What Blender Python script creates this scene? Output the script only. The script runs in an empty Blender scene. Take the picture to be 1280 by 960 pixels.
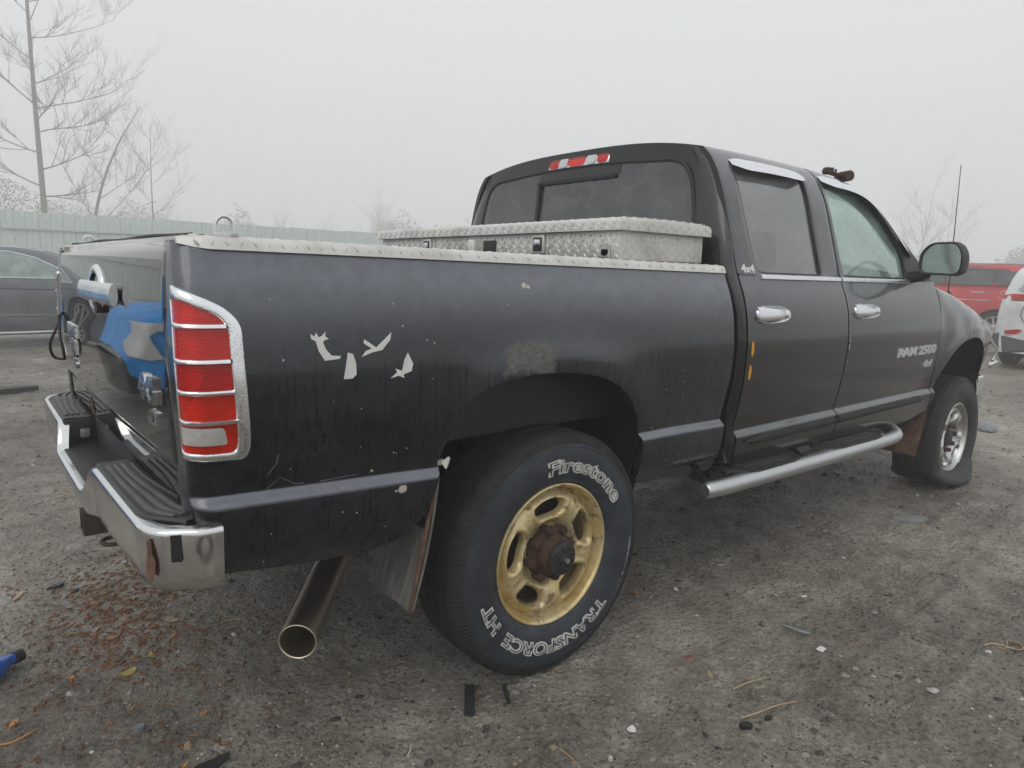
import bpy, bmesh, math, random
import numpy as np
from mathutils import Vector, Matrix, noise

S = bpy.context.scene
C = S.collection
PI = math.pi
rad = math.radians

# ------------------------------------------------------------------ camera
cam_d = bpy.data.cameras.new("camera")
cam = bpy.data.objects.new("camera", cam_d)
C.objects.link(cam)
YAW, PITCH, ROLL = rad(50.496), rad(-9.307), rad(1.455)
fw = Vector((math.cos(PITCH)*math.cos(YAW), math.cos(PITCH)*math.sin(YAW), math.sin(PITCH)))
r0 = fw.cross(Vector((0, 0, 1))).normalized()
u0 = r0.cross(fw)
rr = math.cos(ROLL)*r0 + math.sin(ROLL)*u0
uu = -math.sin(ROLL)*r0 + math.cos(ROLL)*u0
M = Matrix((rr, uu, -fw)).transposed().to_4x4()
M.translation = Vector((-1.4719, -2.5239, 1.3151))
cam.matrix_world = M
cam_d.sensor_width = 36.0
cam_d.lens = 858.5*36/1280
cam_d.clip_start = 0.05
cam_d.clip_end = 1000
S.camera = cam

# ------------------------------------------------------------------ sky, sun, exposure
SUN_EL, SUN_AZ = rad(48), rad(200)          # azimuth measured from +X towards +Y
w = bpy.data.worlds.new("World")
S.world = w
w.use_nodes = True
nt = w.node_tree
nt.nodes.clear()
wo = nt.nodes.new('ShaderNodeOutputWorld')
bg = nt.nodes.new('ShaderNodeBackground')
sky = nt.nodes.new('ShaderNodeTexSky')
sky.sky_type = 'NISHITA'
sky.sun_disc = False
sky.sun_elevation = SUN_EL
sky.sun_rotation = PI/2 - SUN_AZ
sky.dust_density = 6
sky.air_density = 1.5
hs = nt.nodes.new('ShaderNodeHueSaturation')
hs.inputs['Saturation'].default_value = 0.15
mx = nt.nodes.new('ShaderNodeMix')
mx.data_type = 'RGBA'
mx.inputs[0].default_value = 0.86             # the cloud and fog deck
mx.inputs[7].default_value = (7.2, 7.5, 7.72, 1)
nt.links.new(sky.outputs[0], hs.inputs['Color'])
nt.links.new(hs.outputs[0], mx.inputs[6])
nt.links.new(mx.outputs[2], bg.inputs[0])
bg.inputs[1].default_value = 0.1
nt.links.new(bg.outputs[0], wo.inputs[0])

sun_d = bpy.data.lights.new("sun", 'SUN')
sun_d.energy = 0.8
sun_d.angle = rad(40)
sun_d.color = (1.0, 0.97, 0.93)
sun = bpy.data.objects.new("sun", sun_d)
C.objects.link(sun)
sd = Vector((math.cos(SUN_EL)*math.cos(SUN_AZ), math.cos(SUN_EL)*math.sin(SUN_AZ), math.sin(SUN_EL)))
sun.rotation_euler = sd.to_track_quat('Z', 'Y').to_euler()
sun.location = (-10, -10, 30)

S.view_settings.view_transform = 'Standard'
S.view_settings.look = 'None'
S.view_settings.exposure = 0.38
S.view_settings.gamma = 1.0
S.view_settings.use_curve_mapping = False
S.render.engine = 'CYCLES'
S.cycles.use_denoising = True
S.cycles.volume_bounces = 6
S.cycles.max_bounces = 12
S.cycles.transparent_max_bounces = 16

# ------------------------------------------------------------------ materials
MATS = {}
def nmat(name):
    m = bpy.data.materials.new(name)
    m.use_nodes = True
    n = m.node_tree
    b = n.nodes['Principled BSDF']
    MATS[name] = m
    return m, n, b
def inp(b, **k):
    for key, v in k.items():
        b.inputs[key.replace('_', ' ')].default_value = v
def col(c): return (c[0], c[1], c[2], 1)
def node(n, t, **k):
    x = n.nodes.new(t)
    for a, v in k.items(): setattr(x, a, v)
    return x
def coords(n, scale=(1, 1, 1), kind='Object'):
    tc = node(n, 'ShaderNodeTexCoord')
    mp = node(n, 'ShaderNodeMapping')
    mp.inputs['Scale'].default_value = scale
    n.links.new(tc.outputs[kind], mp.inputs[0])
    return mp.outputs[0]
def noise_tex(n, vec, scale, detail=4, rough=.55, dist=0):
    t = node(n, 'ShaderNodeTexNoise')
    t.inputs['Scale'].default_value = scale
    t.inputs['Detail'].default_value = detail
    t.inputs['Roughness'].default_value = rough
    t.inputs['Distortion'].default_value = dist
    n.links.new(vec, t.inputs['Vector'])
    return t.outputs['Fac']
def ramp(n, fac, stops):
    r = node(n, 'ShaderNodeValToRGB')
    e = r.color_ramp.elements
    while len(e) < len(stops): e.new(0.5)
    for el, (p, c) in zip(e, stops):
        el.position = p
        el.color = col(c) if not np.isscalar(c) else (c, c, c, 1)
    n.links.new(fac, r.inputs[0])
    return r.outputs[0]
def mixc(n, fac, a, b):
    m = node(n, 'ShaderNodeMix', data_type='RGBA')
    for i, v in ((0, fac), (6, a), (7, b)):
        if hasattr(v, 'is_linked') or hasattr(v, 'links'): n.links.new(v, m.inputs[i])
        elif i == 0: m.inputs[0].default_value = v
        else: m.inputs[i].default_value = col(v)
    return m.outputs[2]
def math_n(n, op, a, b=None, clamp=False):
    m = node(n, 'ShaderNodeMath', operation=op, use_clamp=clamp)
    for i, v in enumerate((a, b)):
        if v is None: continue
        if hasattr(v, 'links'): n.links.new(v, m.inputs[i])
        else: m.inputs[i].default_value = v
    return m.outputs[0]
def bump(n, b, h, strength=.3, dist=.01):
    x = node(n, 'ShaderNodeBump')
    x.inputs['Strength'].default_value = strength
    x.inputs['Distance'].default_value = dist
    n.links.new(h, x.inputs['Height'])
    n.links.new(x.outputs[0], b.inputs['Normal'])
def simple(name, c, rough=.5, metal=0, coat=0, var=.0, scale=8, bumps=0, bscale=60, dirt=None, dirt_amt=.4, dscale=5):
    m, n, b = nmat(name)
    inp(b, Base_Color=col(c), Roughness=rough, Metallic=metal)
    b.inputs['Coat Weight'].default_value = coat
    b.inputs['Coat Roughness'].default_value = .08
    v = coords(n)
    src = None
    if var:
        f = noise_tex(n, v, scale, 6, .6)
        src = ramp(n, f, [(.3, [x*(1-var) for x in c]), (.7, [min(1, x*(1+var)) for x in c])])
    if dirt:
        f = noise_tex(n, v, dscale, 7, .65)
        k = ramp(n, f, [(.5-dirt_amt*.35, 1.), (.75-dirt_amt*.2, 0.)])
        src = mixc(n, k, src if src else c, dirt)
        # inverse: k=1 -> base... swap to read dirt where the mask is low
        rr_ = ramp(n, f, [(.35, rough), (.7, min(1, rough+.25))])
        n.links.new(rr_, b.inputs['Roughness'])
    if src: n.links.new(src, b.inputs['Base Color'])
    if bumps:
        bump(n, b, noise_tex(n, v, bscale, 5, .6), bumps, .004)
    return m

def paint(name, base, rough, dust, dust_amt, streaks=False, drops=.0, coat=.6, up_sky_film=0, scuff=False, sky_film=(.1, .1, .1)):
    m, n, b = nmat(name)
    v = coords(n)
    f1 = noise_tex(n, v, 3.1, 8, .62)
    f2 = noise_tex(n, v, 23., 5, .6)
    f = math_n(n, 'ADD', math_n(n, 'MULTIPLY', f1, .75), math_n(n, 'MULTIPLY', f2, .25))
    dm = ramp(n, f, [(.36, 0.), (.66, 1.)])
    dm = math_n(n, 'MULTIPLY', dm, dust_amt)
    if streaks:
        sv = coords(n, (120, 120, .7))
        st = noise_tex(n, sv, 1.0, 3, .5)
        st = ramp(n, st, [(.53, 0.), (.62, 1.)])
        sep = node(n, 'ShaderNodeSeparateXYZ')
        n.links.new(coords(n), sep.inputs[0])
        wob = math_n(n, 'MULTIPLY', noise_tex(n, coords(n, (9, 9, .2)), 1, 2), .22)
        zz = math_n(n, 'ADD', sep.outputs[2], wob)
        zr = node(n, 'ShaderNodeMapRange')
        zr.inputs[1].default_value = 1.20; zr.inputs[2].default_value = 1.27
        zr.inputs[3].default_value = 1.0; zr.inputs[4].default_value = 0.0
        n.links.new(zz, zr.inputs[0])
        st = math_n(n, 'MULTIPLY', st, zr.outputs[0])
        dm = math_n(n, 'MULTIPLY', dm, math_n(n, 'SUBTRACT', 1.0, math_n(n, 'MULTIPLY', st, .85)))
    if up_sky_film:  # sky reflection, with some dust film, painted into the colour of upward faces
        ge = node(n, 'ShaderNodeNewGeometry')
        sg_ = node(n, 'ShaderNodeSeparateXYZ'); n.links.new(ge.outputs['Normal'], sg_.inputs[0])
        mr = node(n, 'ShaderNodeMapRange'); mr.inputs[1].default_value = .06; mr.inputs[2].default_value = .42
        mr.inputs[3].default_value = 0.; mr.inputs[4].default_value = up_sky_film
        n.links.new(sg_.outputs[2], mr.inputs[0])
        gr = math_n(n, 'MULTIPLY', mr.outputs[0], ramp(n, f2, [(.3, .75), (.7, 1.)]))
        sky_film_m = gr
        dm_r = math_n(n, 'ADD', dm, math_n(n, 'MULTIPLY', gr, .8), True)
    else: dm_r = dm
    cfin = mixc(n, dm, base, dust)
    if up_sky_film: cfin = mixc(n, sky_film_m, cfin, sky_film)
    if scuff:
        # a sanded, primed scuff above the wheel arch
        sx_ = node(n, 'ShaderNodeSeparateXYZ'); n.links.new(coords(n), sx_.inputs[0])
        wx_ = math_n(n, 'MULTIPLY', math_n(n, 'SUBTRACT', noise_tex(n, coords(n), 15, 8, .75), .5), 2.0)
        dx_ = math_n(n, 'DIVIDE', math_n(n, 'ABSOLUTE', math_n(n, 'ADD', sx_.outputs[0], .160)), .098)
        dz_ = math_n(n, 'DIVIDE', math_n(n, 'ABSOLUTE', math_n(n, 'SUBTRACT', sx_.outputs[2], 1.066)), .052)
        dd_ = math_n(n, 'ADD', math_n(n, 'MAXIMUM', dx_, dz_), wx_)
        mk_ = ramp(n, dd_, [(.72, 1.), (1.0, 0.)])
        grain = ramp(n, noise_tex(n, coords(n, (60, 60, 140)), 1, 4, .7), [(.3, (.085, .082, .078)), (.7, (.19, .185, .175))])
        cfin = mixc(n, math_n(n, 'MULTIPLY', mk_, .9), cfin, grain)
        n.links.new(math_n(n, 'MULTIPLY', math_n(n, 'SUBTRACT', 1.0, mk_), coat), b.inputs['Coat Weight'])
    n.links.new(cfin, b.inputs['Base Color'])
    rg = node(n, 'ShaderNodeMapRange')
    rg.inputs[3].default_value = rough; rg.inputs[4].default_value = min(.8, rough+.38)
    n.links.new(dm_r, rg.inputs[0])
    n.links.new(rg.outputs[0], b.inputs['Roughness'])
    if not scuff: b.inputs['Coat Weight'].default_value = coat
    b.inputs['Coat Roughness'].default_value = rough*.45
    b.inputs['Coat IOR'].default_value = 1.48
    b.inputs['Specular IOR Level'].default_value = .12
    if drops:
        vt = node(n, 'ShaderNodeTexVoronoi')
        vt.inputs['Scale'].default_value = 150
        n.links.new(coords(n), vt.inputs['Vector'])
        d = ramp(n, vt.outputs['Distance'], [(.0, 1.), (.38, 0.)])
        bump(n, b, d, drops, .002)
    else:
        bump(n, b, noise_tex(n, v, 5, 3), .05, .01)
    return m

paint('paint_bed', (.003, .004, .0065), .24, (.050, .058, .073), .36, streaks=True, coat=1.0, up_sky_film=1.0, scuff=True, sky_film=(.175, .190, .220))
paint('paint_door', (.0025, .003, .0042), .20, (.045, .048, .054), .05, drops=.015, coat=1.0, up_sky_film=1.0, sky_film=(.125, .134, .146))
paint('paint_tailgate', (.003, .0035, .004), .03, (.03, .03, .03), .12, coat=1.0)
paint('paint_roof', (.004, .0045, .0055), .20, (.045, .048, .052), .12, drops=.02, coat=1.0, up_sky_film=.8, sky_film=(.11, .115, .122))
simple('black_plastic', (.018, .018, .019), .55, var=.25, bumps=.25, bscale=220)
simple('worn_rib', (.10, .10, .10), .5, var=.3, bumps=.2, bscale=160)
simple('step_pad', (.020, .020, .021), .42, var=.25, bumps=.2, bscale=160)
simple('under_black', (.007, .0065, .006), .85, var=.4)
simple('rubber_seal', (.008, .008, .008), .6)
simple('underbody_rust', (.045, .026, .017), .8, var=.5, bumps=.5, bscale=40)
simple('interior', (.11, .115, .11), .8, var=.2)
simple('interior_dark', (.035, .037, .037), .75, var=.2)

def chrome(name, c=(.72, .73, .75), rough=.10, drop=.35, rust=None):
    m, n, b = nmat(name)
    inp(b, Base_Color=col(c), Metallic=1.0, Roughness=rough)
    v = coords(n)
    vt = node(n, 'ShaderNodeTexVoronoi')
    vt.inputs['Scale'].default_value = 190
    n.links.new(v, vt.inputs['Vector'])
    d = ramp(n, vt.outputs['Distance'], [(.0, 1.), (.42, 0.)])
    big = ramp(n, noise_tex(n, v, 22, 4), [(.42, 0.), (.62, 1.)])
    bump(n, b, math_n(n, 'MULTIPLY', d, big), drop, .002)
    f = noise_tex(n, v, 9, 7, .65)
    rg = ramp(n, f, [(.35, rough), (.75, min(1, rough+.22))])
    n.links.new(rg, b.inputs['Roughness'])
    if rust:
        k = ramp(n, noise_tex(n, v, 14, 8, .7), [(rust, 0.), (rust+.04, 1.)])
        n.links.new(mixc(n, k, c, (.10, .045, .018)), b.inputs['Base Color'])
        n.links.new(ramp(n, k, [(0, 1.), (1, 0.)]), b.inputs['Metallic'])
    return m
chrome('chrome', (.85, .86, .88), .08)
chrome('chrome_bumper', (.74, .74, .73), .08, .06, rust=.72)
chrome('chrome_handle', (.78, .79, .81), .2, .3)
chrome('brushed_alu', (.60, .61, .62), .34, .2)
chrome('exhaust_steel', (.66, .58, .45), .34, .12, rust=.71)
chrome('rim_silver', (.60, .60, .58), .33, .1, rust=.74)
m, n, b = nmat('diamond_alu')
v = coords(n)
f = noise_tex(n, v, 6, 8, .65)
n.links.new(ramp(n, f, [(.3, (.46, .445, .415)), (.5, (.64, .625, .59)), (.72, (.74, .73, .70))]), b.inputs['Base Color'])
inp(b, Metallic=.45, Roughness=.48)
bump(n, b, noise_tex(n, v, 90, 4), .12, .003)

# tyre rubber: sipes run along the profile, driven by the mesh's own UVs
m, n, b = nmat('tyre_rubber')
inp(b, Roughness=.72)
b.inputs['Specular IOR Level'].default_value = .35
v = coords(n)
f = noise_tex(n, v, 16, 7, .65)
n.links.new(ramp(n, f, [(.3, (.014, .014, .014)), (.7, (.033, .031, .029))]), b.inputs['Base Color'])
uvv = coords(n, (1, 1, 1), 'UV')
wv = node(n, 'ShaderNodeTexWave', wave_type='BANDS', bands_direction='X')
wv.inputs['Scale'].default_value = 34
wv.inputs['Distortion'].default_value = 3.0
wv.inputs['Detail'].default_value = 1
wv.inputs['Detail Scale'].default_value = .6
n.links.new(uvv, wv.inputs['Vector'])
bump(n, b, ramp(n, wv.outputs[0], [(.15, 0.), (.45, 1.)]), .9, .004)
m, n, b = nmat('tyre_sidewall')
inp(b, Roughness=.5)
v = coords(n)
f = noise_tex(n, v, 9, 8, .62)
n.links.new(ramp(n, f, [(.3, (.012, .015, .021)), (.5, (.024, .031, .043)), (.72, (.050, .058, .068))]), b.inputs['Base Color'])
bump(n, b, noise_tex(n, v, 120, 4), .12, .002)
simple('sidewall_plain', (.022, .023, .025), .6, var=.35, scale=9, bumps=.12, bscale=120)
simple('tyre_letter_white', (.52, .52, .50), .6, var=.45, scale=22)
simple('tyre_letter_dark', (.022, .026, .032), .55)
# gold painted steel rim, rust in patches
m, n, b = nmat('rim_gold')
v = coords(n)
f = noise_tex(n, v, 7, 9, .68)
f2 = noise_tex(n, v, 26, 8, .7)
g = ramp(n, f, [(.28, (.42, .27, .09)), (.45, (.64, .50, .24)), (.6, (.70, .60, .36)), (.74, (.52, .46, .31))])
k = ramp(n, math_n(n, 'ADD', math_n(n, 'MULTIPLY', f2, .6), math_n(n, 'MULTIPLY', f, .4)), [(.52, 0.), (.62, 1.)])
n.links.new(mixc(n, k, g, (.20, .095, .032)), b.inputs['Base Color'])
inp(b, Roughness=.36, Metallic=.45)
n.links.new(ramp(n, k, [(0, .34), (1, .8)]), b.inputs['Roughness'])
bump(n, b, f2, .12, .004)
simple('hub_rust', (.055, .027, .016), .85, var=.6, scale=30, bumps=.7, bscale=70)
simple('hub_black', (.025, .024, .024), .6, var=.4, bumps=.3)
m, n, b = nmat('flap_worn')
f = noise_tex(n, coords(n, (1, 70, 9)), 1, 7, .7)
n.links.new(ramp(n, f, [(.30, (.07, .066, .062)), (.5, (.15, .142, .132)), (.68, (.25, .24, .225))]), b.inputs['Base Color'])
inp(b, Roughness=.8)
bump(n, b, f, .4, .006)
simple('flap_rust', (.13, .068, .042), .85, var=.5, scale=20, bumps=.5)

def lens(name, tint, gloss=.06):
    m, n, b = nmat(name)
    out = n.nodes['Material Output']
    tr = node(n, 'ShaderNodeBsdfTransparent'); tr.inputs[0].default_value = col(tint)
    gl = node(n, 'ShaderNodeBsdfGlossy'); gl.inputs['Roughness'].default_value = .06
    df = node(n, 'ShaderNodeBsdfDiffuse'); df.inputs[0].default_value = col([t*t*.9 for t in tint])
    m1 = node(n, 'ShaderNodeMixShader'); m1.inputs[0].default_value = .30
    n.links.new(tr.outputs[0], m1.inputs[1]); n.links.new(df.outputs[0], m1.inputs[2])
    lw = node(n, 'ShaderNodeLayerWeight'); lw.inputs[0].default_value = .5
    fres = math_n(n, 'ADD', math_n(n, 'MULTIPLY', math_n(n, 'POWER', lw.outputs['Facing'], 4.0), .9), gloss, True)
    m2 = node(n, 'ShaderNodeMixShader')
    n.links.new(fres, m2.inputs[0]); n.links.new(m1.outputs[0], m2.inputs[1]); n.links.new(gl.outputs[0], m2.inputs[2])
    n.links.new(m2.outputs[0], out.inputs[0])
    return m
lens('lens_red', (.95, .13, .06))
lens('lens_red_bright', (.97, .17, .06))
lens('lens_dark_red', (.84, .075, .05))
lens('lens_clear', (.93, .92, .90))
m, n, b = nmat('lamp_reflector')
inp(b, Base_Color=(.86, .85, .83, 1), Metallic=.75, Roughness=.28)
vt = node(n, 'ShaderNodeTexVoronoi'); vt.inputs['Scale'].default_value = 1.0
n.links.new(coords(n, (38, 38, 30)), vt.inputs['Vector'])
wv = node(n, 'ShaderNodeTexWave', wave_type='BANDS', bands_direction='Z'); wv.inputs['Scale'].default_value = 60
n.links.new(coords(n), wv.inputs['Vector'])
bump(n, b, math_n(n, 'ADD', vt.outputs['Distance'], math_n(n, 'MULTIPLY', wv.outputs[0], .25)), .9, .012)
simple('reverse_white', (.52, .51, .48), .15, var=.12, scale=30, coat=1.0)
simple('badge_silver', (.72, .73, .74), .32, metal=.5)
simple('amber', (.72, .36, .03), .35)
simple('white_sticker', (.72, .71, .68), .55, var=.1, scale=20)
simple('primer_patch', (.125, .118, .105), .8, var=.45, scale=28, bumps=.5, bscale=60)
simple('bare_scrape', (.48, .42, .36), .7, var=.4)

def glass(name, tint, fog, fogc, refl=.04, rough=.02, spots=None):
    m, n, b = nmat(name)
    out = n.nodes['Material Output']
    tr = node(n, 'ShaderNodeBsdfTransparent')
    tr.inputs[0].default_value = col(tint)
    gl = node(n, 'ShaderNodeBsdfGlossy')
    gl.inputs['Roughness'].default_value = rough
    lw = node(n, 'ShaderNodeLayerWeight')
    lw.inputs[0].default_value = .5
    fres = math_n(n, 'ADD', math_n(n, 'MULTIPLY', math_n(n, 'POWER', lw.outputs['Facing'], 4.0), .9), .04)
    df = node(n, 'ShaderNodeBsdfDiffuse')
    df.inputs[0].default_value = col(fogc)
    m1 = node(n, 'ShaderNodeMixShader')
    v = coords(n)
    f = noise_tex(n, v, 3.2, 6, .6)
    k = ramp(n, f, [(.35, fog*.6), (.65, min(1, fog*1.4))])
    if spots:
        f2 = noise_tex(n, coords(n, (1, 1, 1.6)), 6.5, 3, .5)
        k = math_n(n, 'ADD', k, math_n(n, 'MULTIPLY', ramp(n, f2, [(.52, 0.), (.57, 1.)]), spots), True)
    n.links.new(k, m1.inputs[0])
    n.links.new(tr.outputs[0], m1.inputs[1])
    n.links.new(df.outputs[0], m1.inputs[2])
    m2 = node(n, 'ShaderNodeMixShader')
    n.links.new(math_n(n, 'ADD', fres, refl, True), m2.inputs[0])
    n.links.new(m1.outputs[0], m2.inputs[1])
    n.links.new(gl.outputs[0], m2.inputs[2])
    n.links.new(m2.outputs[0], out.inputs[0])
    return m
glass('glass_front', (.74, .90, .84), .38, (.52, .70, .63), .03, .06)
glass('glass_shield', (.80, .92, .88), .25, (.55, .66, .62), .02, .05)
glass('glass_dark', (.16, .165, .165), .55, (.20, .21, .21), .14, .10)
glass('glass_back', (.055, .058, .06), .40, (.075, .08, .085), .07, .05, spots=.22)
glass('glass_car', (.35, .44, .40), .70, (.30, .40, .36), .12, .08)
m, n, b = nmat('mirror_glass')
inp(b, Base_Color=(.62, .70, .68, 1), Metallic=1.0, Roughness=.12)

# ------------------------------------------------------------------ mesh helpers
def new_obj(name, me, mat, parent=None):
    o = bpy.data.objects.new(name, me)
    C.objects.link(o)
    if mat: me.materials.append(MATS[mat] if isinstance(mat, str) else mat)
    if parent: o.parent = parent
    return o
def thing(name, label, cat, loc=(0, 0, 0), rz=0, group=None):
    o = bpy.data.objects.new(name, None)
    C.objects.link(o)
    o.empty_display_size = .2
    o.location = loc
    o.rotation_euler = (0, 0, rz)
    return tag(o, label, cat, group)
def tag(o, label, cat, group=None):
    o['label'] = label
    o['category'] = cat
    if group: o['group'] = group
    return o
def sub(name, parent):
    o = bpy.data.objects.new(name, None)
    C.objects.link(o)
    o.empty_display_size = .1
    o.parent = parent
    return o

class MB:
    def __init__(s): s.v = []; s.f = []
    def add(s, vs, fs):
        k = len(s.v)
        s.v += [tuple(map(float, p)) for p in vs]
        s.f += [tuple(i+k for i in f) for f in fs]
        return s
    def grid(s, rows, close_u=False, close_v=False):
        R, N = len(rows), len(rows[0])
        vs = [p for r in rows for p in r]
        fs = []
        for i in range(R if close_v else R-1):
            for j in range(N if close_u else N-1):
                a, b = i*N+j, i*N+(j+1) % N
                c, d = ((i+1) % R)*N+(j+1) % N, ((i+1) % R)*N+j
                fs.append((a, b, c, d))
        return s.add(vs, fs)
    def tube(s, path, r, n=8, caps=True, closed=False):
        P = [Vector(p) for p in path]
        rows = []
        up = Vector((0, 0, 1))
        L = len(P)
        prev = None
        for i, p in enumerate(P):
            if closed: t = (P[(i+1) % L]-P[i-1]).normalized()
            else: t = (P[min(i+1, L-1)]-P[max(i-1, 0)]).normalized()
            if prev is None:
                a = t.cross(up)
                if a.length < .2: a = t.cross(Vector((1, 0, 0)))
            else:
                a = prev - t*prev.dot(t)
            a.normalize(); prev = a
            b_ = t.cross(a)
            ri = r[i] if hasattr(r, '__len__') else r
            rows.append([p + (a*math.cos(q*2*PI/n)+b_*math.sin(q*2*PI/n))*ri for q in range(n)])
        k = len(s.v)
        s.grid(rows, close_u=True, close_v=closed)
        if caps and not closed:
            s.f.append(tuple(k+q for q in range(n))[::-1])
            s.f.append(tuple(k+(L-1)*n+q for q in range(n)))
        return s
    def box(s, c, d, bev=0, rot=None, seg=2):
        bm = bmesh.new()
        bmesh.ops.create_cube(bm, size=1)
        for v in bm.verts: v.co = Vector((v.co.x*d[0], v.co.y*d[1], v.co.z*d[2]))
        if bev: bmesh.ops.bevel(bm, geom=bm.edges[:], offset=bev, segments=seg, affect='EDGES', profile=.5)
        bm.verts.index_update()
        q = rot if rot is not None else Matrix.Identity(3)
        s.add([q @ v.co + Vector(c) for v in bm.verts], [[v.index for v in f.verts] for f in bm.faces])
        bm.free()
        return s
    def lathe(s, prof, axis_o, n=64, start=0, stop=2*PI):
        # prof: (r, y) pairs, turned round the Y axis through axis_o
        full = abs(stop-start-2*PI) < 1e-6
        cnt = n if full else n+1
        rows = []
        for i in range(cnt):
            a = start+(stop-start)*i/n
            rows.append([(axis_o[0]+r*math.cos(a), axis_o[1]+y, axis_o[2]+r*math.sin(a)) for r, y in prof])
        return s.grid(rows, close_v=full)
    def rings(s, loops):
        return s.grid(loops, close_u=True)
    def build(s, name, mat, parent=None, smooth=True, angle=35, merge=None, recalc=True):
        me = bpy.data.meshes.new(name)
        if merge is not None or recalc:
            bm = bmesh.new()
            vv = [bm.verts.new(p) for p in s.v]
            for f in s.f:
                ids = []
                for i in f:
                    if i not in ids: ids.append(i)
                if len(ids) < 3: continue
                try: bm.faces.new([vv[i] for i in ids])
                except ValueError: pass
            if merge is not None:
                bmesh.ops.remove_doubles(bm, verts=bm.verts[:], dist=merge)
                bmesh.ops.dissolve_degenerate(bm, edges=bm.edges[:], dist=merge)
            if recalc: bmesh.ops.recalc_face_normals(bm, faces=bm.faces[:])
            bm.to_mesh(me); bm.free()
        else:
            me.from_pydata(s.v, [], s.f)
        if smooth:
            me.polygons.foreach_set('use_smooth', [True]*len(me.polygons))
            if angle: me.set_sharp_from_angle(angle=rad(angle))
        me.update()
        return new_obj(name, me, mat, parent)

def mirror_obj(o, parent=None, name=None):
    me = o.data.copy()
    me.transform(Matrix.Scale(-1, 4, (0, 1, 0)))
    me.flip_normals()
    c = bpy.data.objects.new(name or o.name.split('.')[0], me)
    C.objects.link(c)
    c.parent = parent or o.parent
    return c
def pchip(xs, ys):
    xs = np.array(xs, float); ys = np.array(ys, float)
    h = np.diff(xs); d = np.diff(ys)/h
    m_ = np.zeros(len(xs))
    for i in range(1, len(xs)-1):
        if d[i-1]*d[i] > 0:
            w1, w2 = 2*h[i]+h[i-1], h[i]+2*h[i-1]
            m_[i] = (w1+w2)/(w1/d[i-1]+w2/d[i])
    m_[0], m_[-1] = d[0], d[-1]
    def f(x):
        x = min(max(x, xs[0]), xs[-1])
        i = min(max(int(np.searchsorted(xs, x))-1, 0), len(xs)-2)
        t = (x-xs[i])/h[i]
        return float((1+2*t)*(1-t)**2*ys[i]+t*(1-t)**2*h[i]*m_[i]+t*t*(3-2*t)*ys[i+1]+t*t*(t-1)*h[i]*m_[i+1])
    return f
def sstep(a, b, x):
    t = min(max((x-a)/(b-a), 0), 1)
    return t*t*(3-2*t)
def smooth_loop(pts, n, closed=True):
    # Catmull-Rom through pts, n samples evenly by length
    P = [Vector((*p, 0)) if len(p) == 2 else Vector(p) for p in pts]
    out = []
    L = len(P)
    for i in range(L if closed else L-1):
        a, b, c, d = (P[(i-1) % L], P[i], P[(i+1) % L], P[(i+2) % L]) if closed else (P[max(i-1, 0)], P[i], P[i+1], P[min(i+2, L-1)])
        for k in range(12):
            t = k/12
            out.append(.5*((2*b)+(c-a)*t+(2*a-5*b+4*c-d)*t*t+(3*b-a-3*c+d)*t**3))
    if not closed: out.append(P[-1])
    return resample(out, n, closed)
def resample(P, n, closed=True):
    P = [Vector((*p, 0)) if len(p) == 2 else Vector(p) for p in P]
    Q = P+[P[0]] if closed else P
    ln = [0]
    for a, b in zip(Q, Q[1:]): ln.append(ln[-1]+(b-a).length)
    out = []
    for i in range(n):
        s_ = ln[-1]*i/(n if closed else n-1)
        j = min(max(int(np.searchsorted(ln, s_, 'right'))-1, 0), len(Q)-2)
        t = (s_-ln[j])/max(ln[j+1]-ln[j], 1e-9)
        out.append(Q[j].lerp(Q[j+1], min(t, 1)))
    return out
def round_poly(pts, r, k=5):
    # polygon with rounded corners (2-D)
    P = [Vector(p) for p in pts]
    out = []
    L = len(P)
    for i in range(L):
        a, b, c = P[i-1], P[i], P[(i+1) % L]
        ri = r[i] if hasattr(r, '__len__') else r
        u_, v_ = (a-b), (c-b)
        ri = min(ri, u_.length*.45, v_.length*.45)
        p0, p1 = b+u_.normalized()*ri, b+v_.normalized()*ri
        for q in range(k+1):
            t = q/k
            out.append(((1-t)**2)*p0+2*t*(1-t)*b+t*t*p1)
    return out
def patch(poly, mapf, rings=5):
    # filled surface patch: rings shrinking to the centre
    mb = MB()
    c = sum((Vector((p[0], p[1])) for p in poly), Vector((0, 0)))/len(poly)
    loops = []
    for i in range(rings+1):
        t = 1-i/rings*.999
        loops.append([mapf(*(c+(Vector((p[0], p[1]))-c)*t)) for p in poly])
    mb.rings(loops)
    return mb
def slab(poly, mapf, thick, rings=4):
    # patch with a turned-down rim; mapf(a, b, offset)
    mb = patch(poly, lambda a, b_: mapf(a, b_, thick), rings)
    mb.rings([[mapf(p[0], p[1], 0) for p in poly], [mapf(p[0], p[1], thick) for p in poly]])
    return mb
def text_mesh(body, size, off=0, sx=1.0, shear=0, res=3):
    cu = bpy.data.curves.new('text', 'FONT')
    cu.body = body; cu.size = size; cu.offset = off; cu.shear = shear
    cu.align_x = 'CENTER'; cu.resolution_u = res
    o = bpy.data.objects.new('text', cu)
    C.objects.link(o)
    dg = bpy.context.evaluated_depsgraph_get()
    dg.update()
    me = bpy.data.meshes.new_from_object(o.evaluated_get(dg))
    vs = [(v.co.x*sx, v.co.y) for v in me.vertices]
    fs = [tuple(p.vertices) for p in me.polygons]
    bpy.data.objects.remove(o); bpy.data.curves.remove(cu); bpy.data.meshes.remove(me)
    return vs, fs
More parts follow.
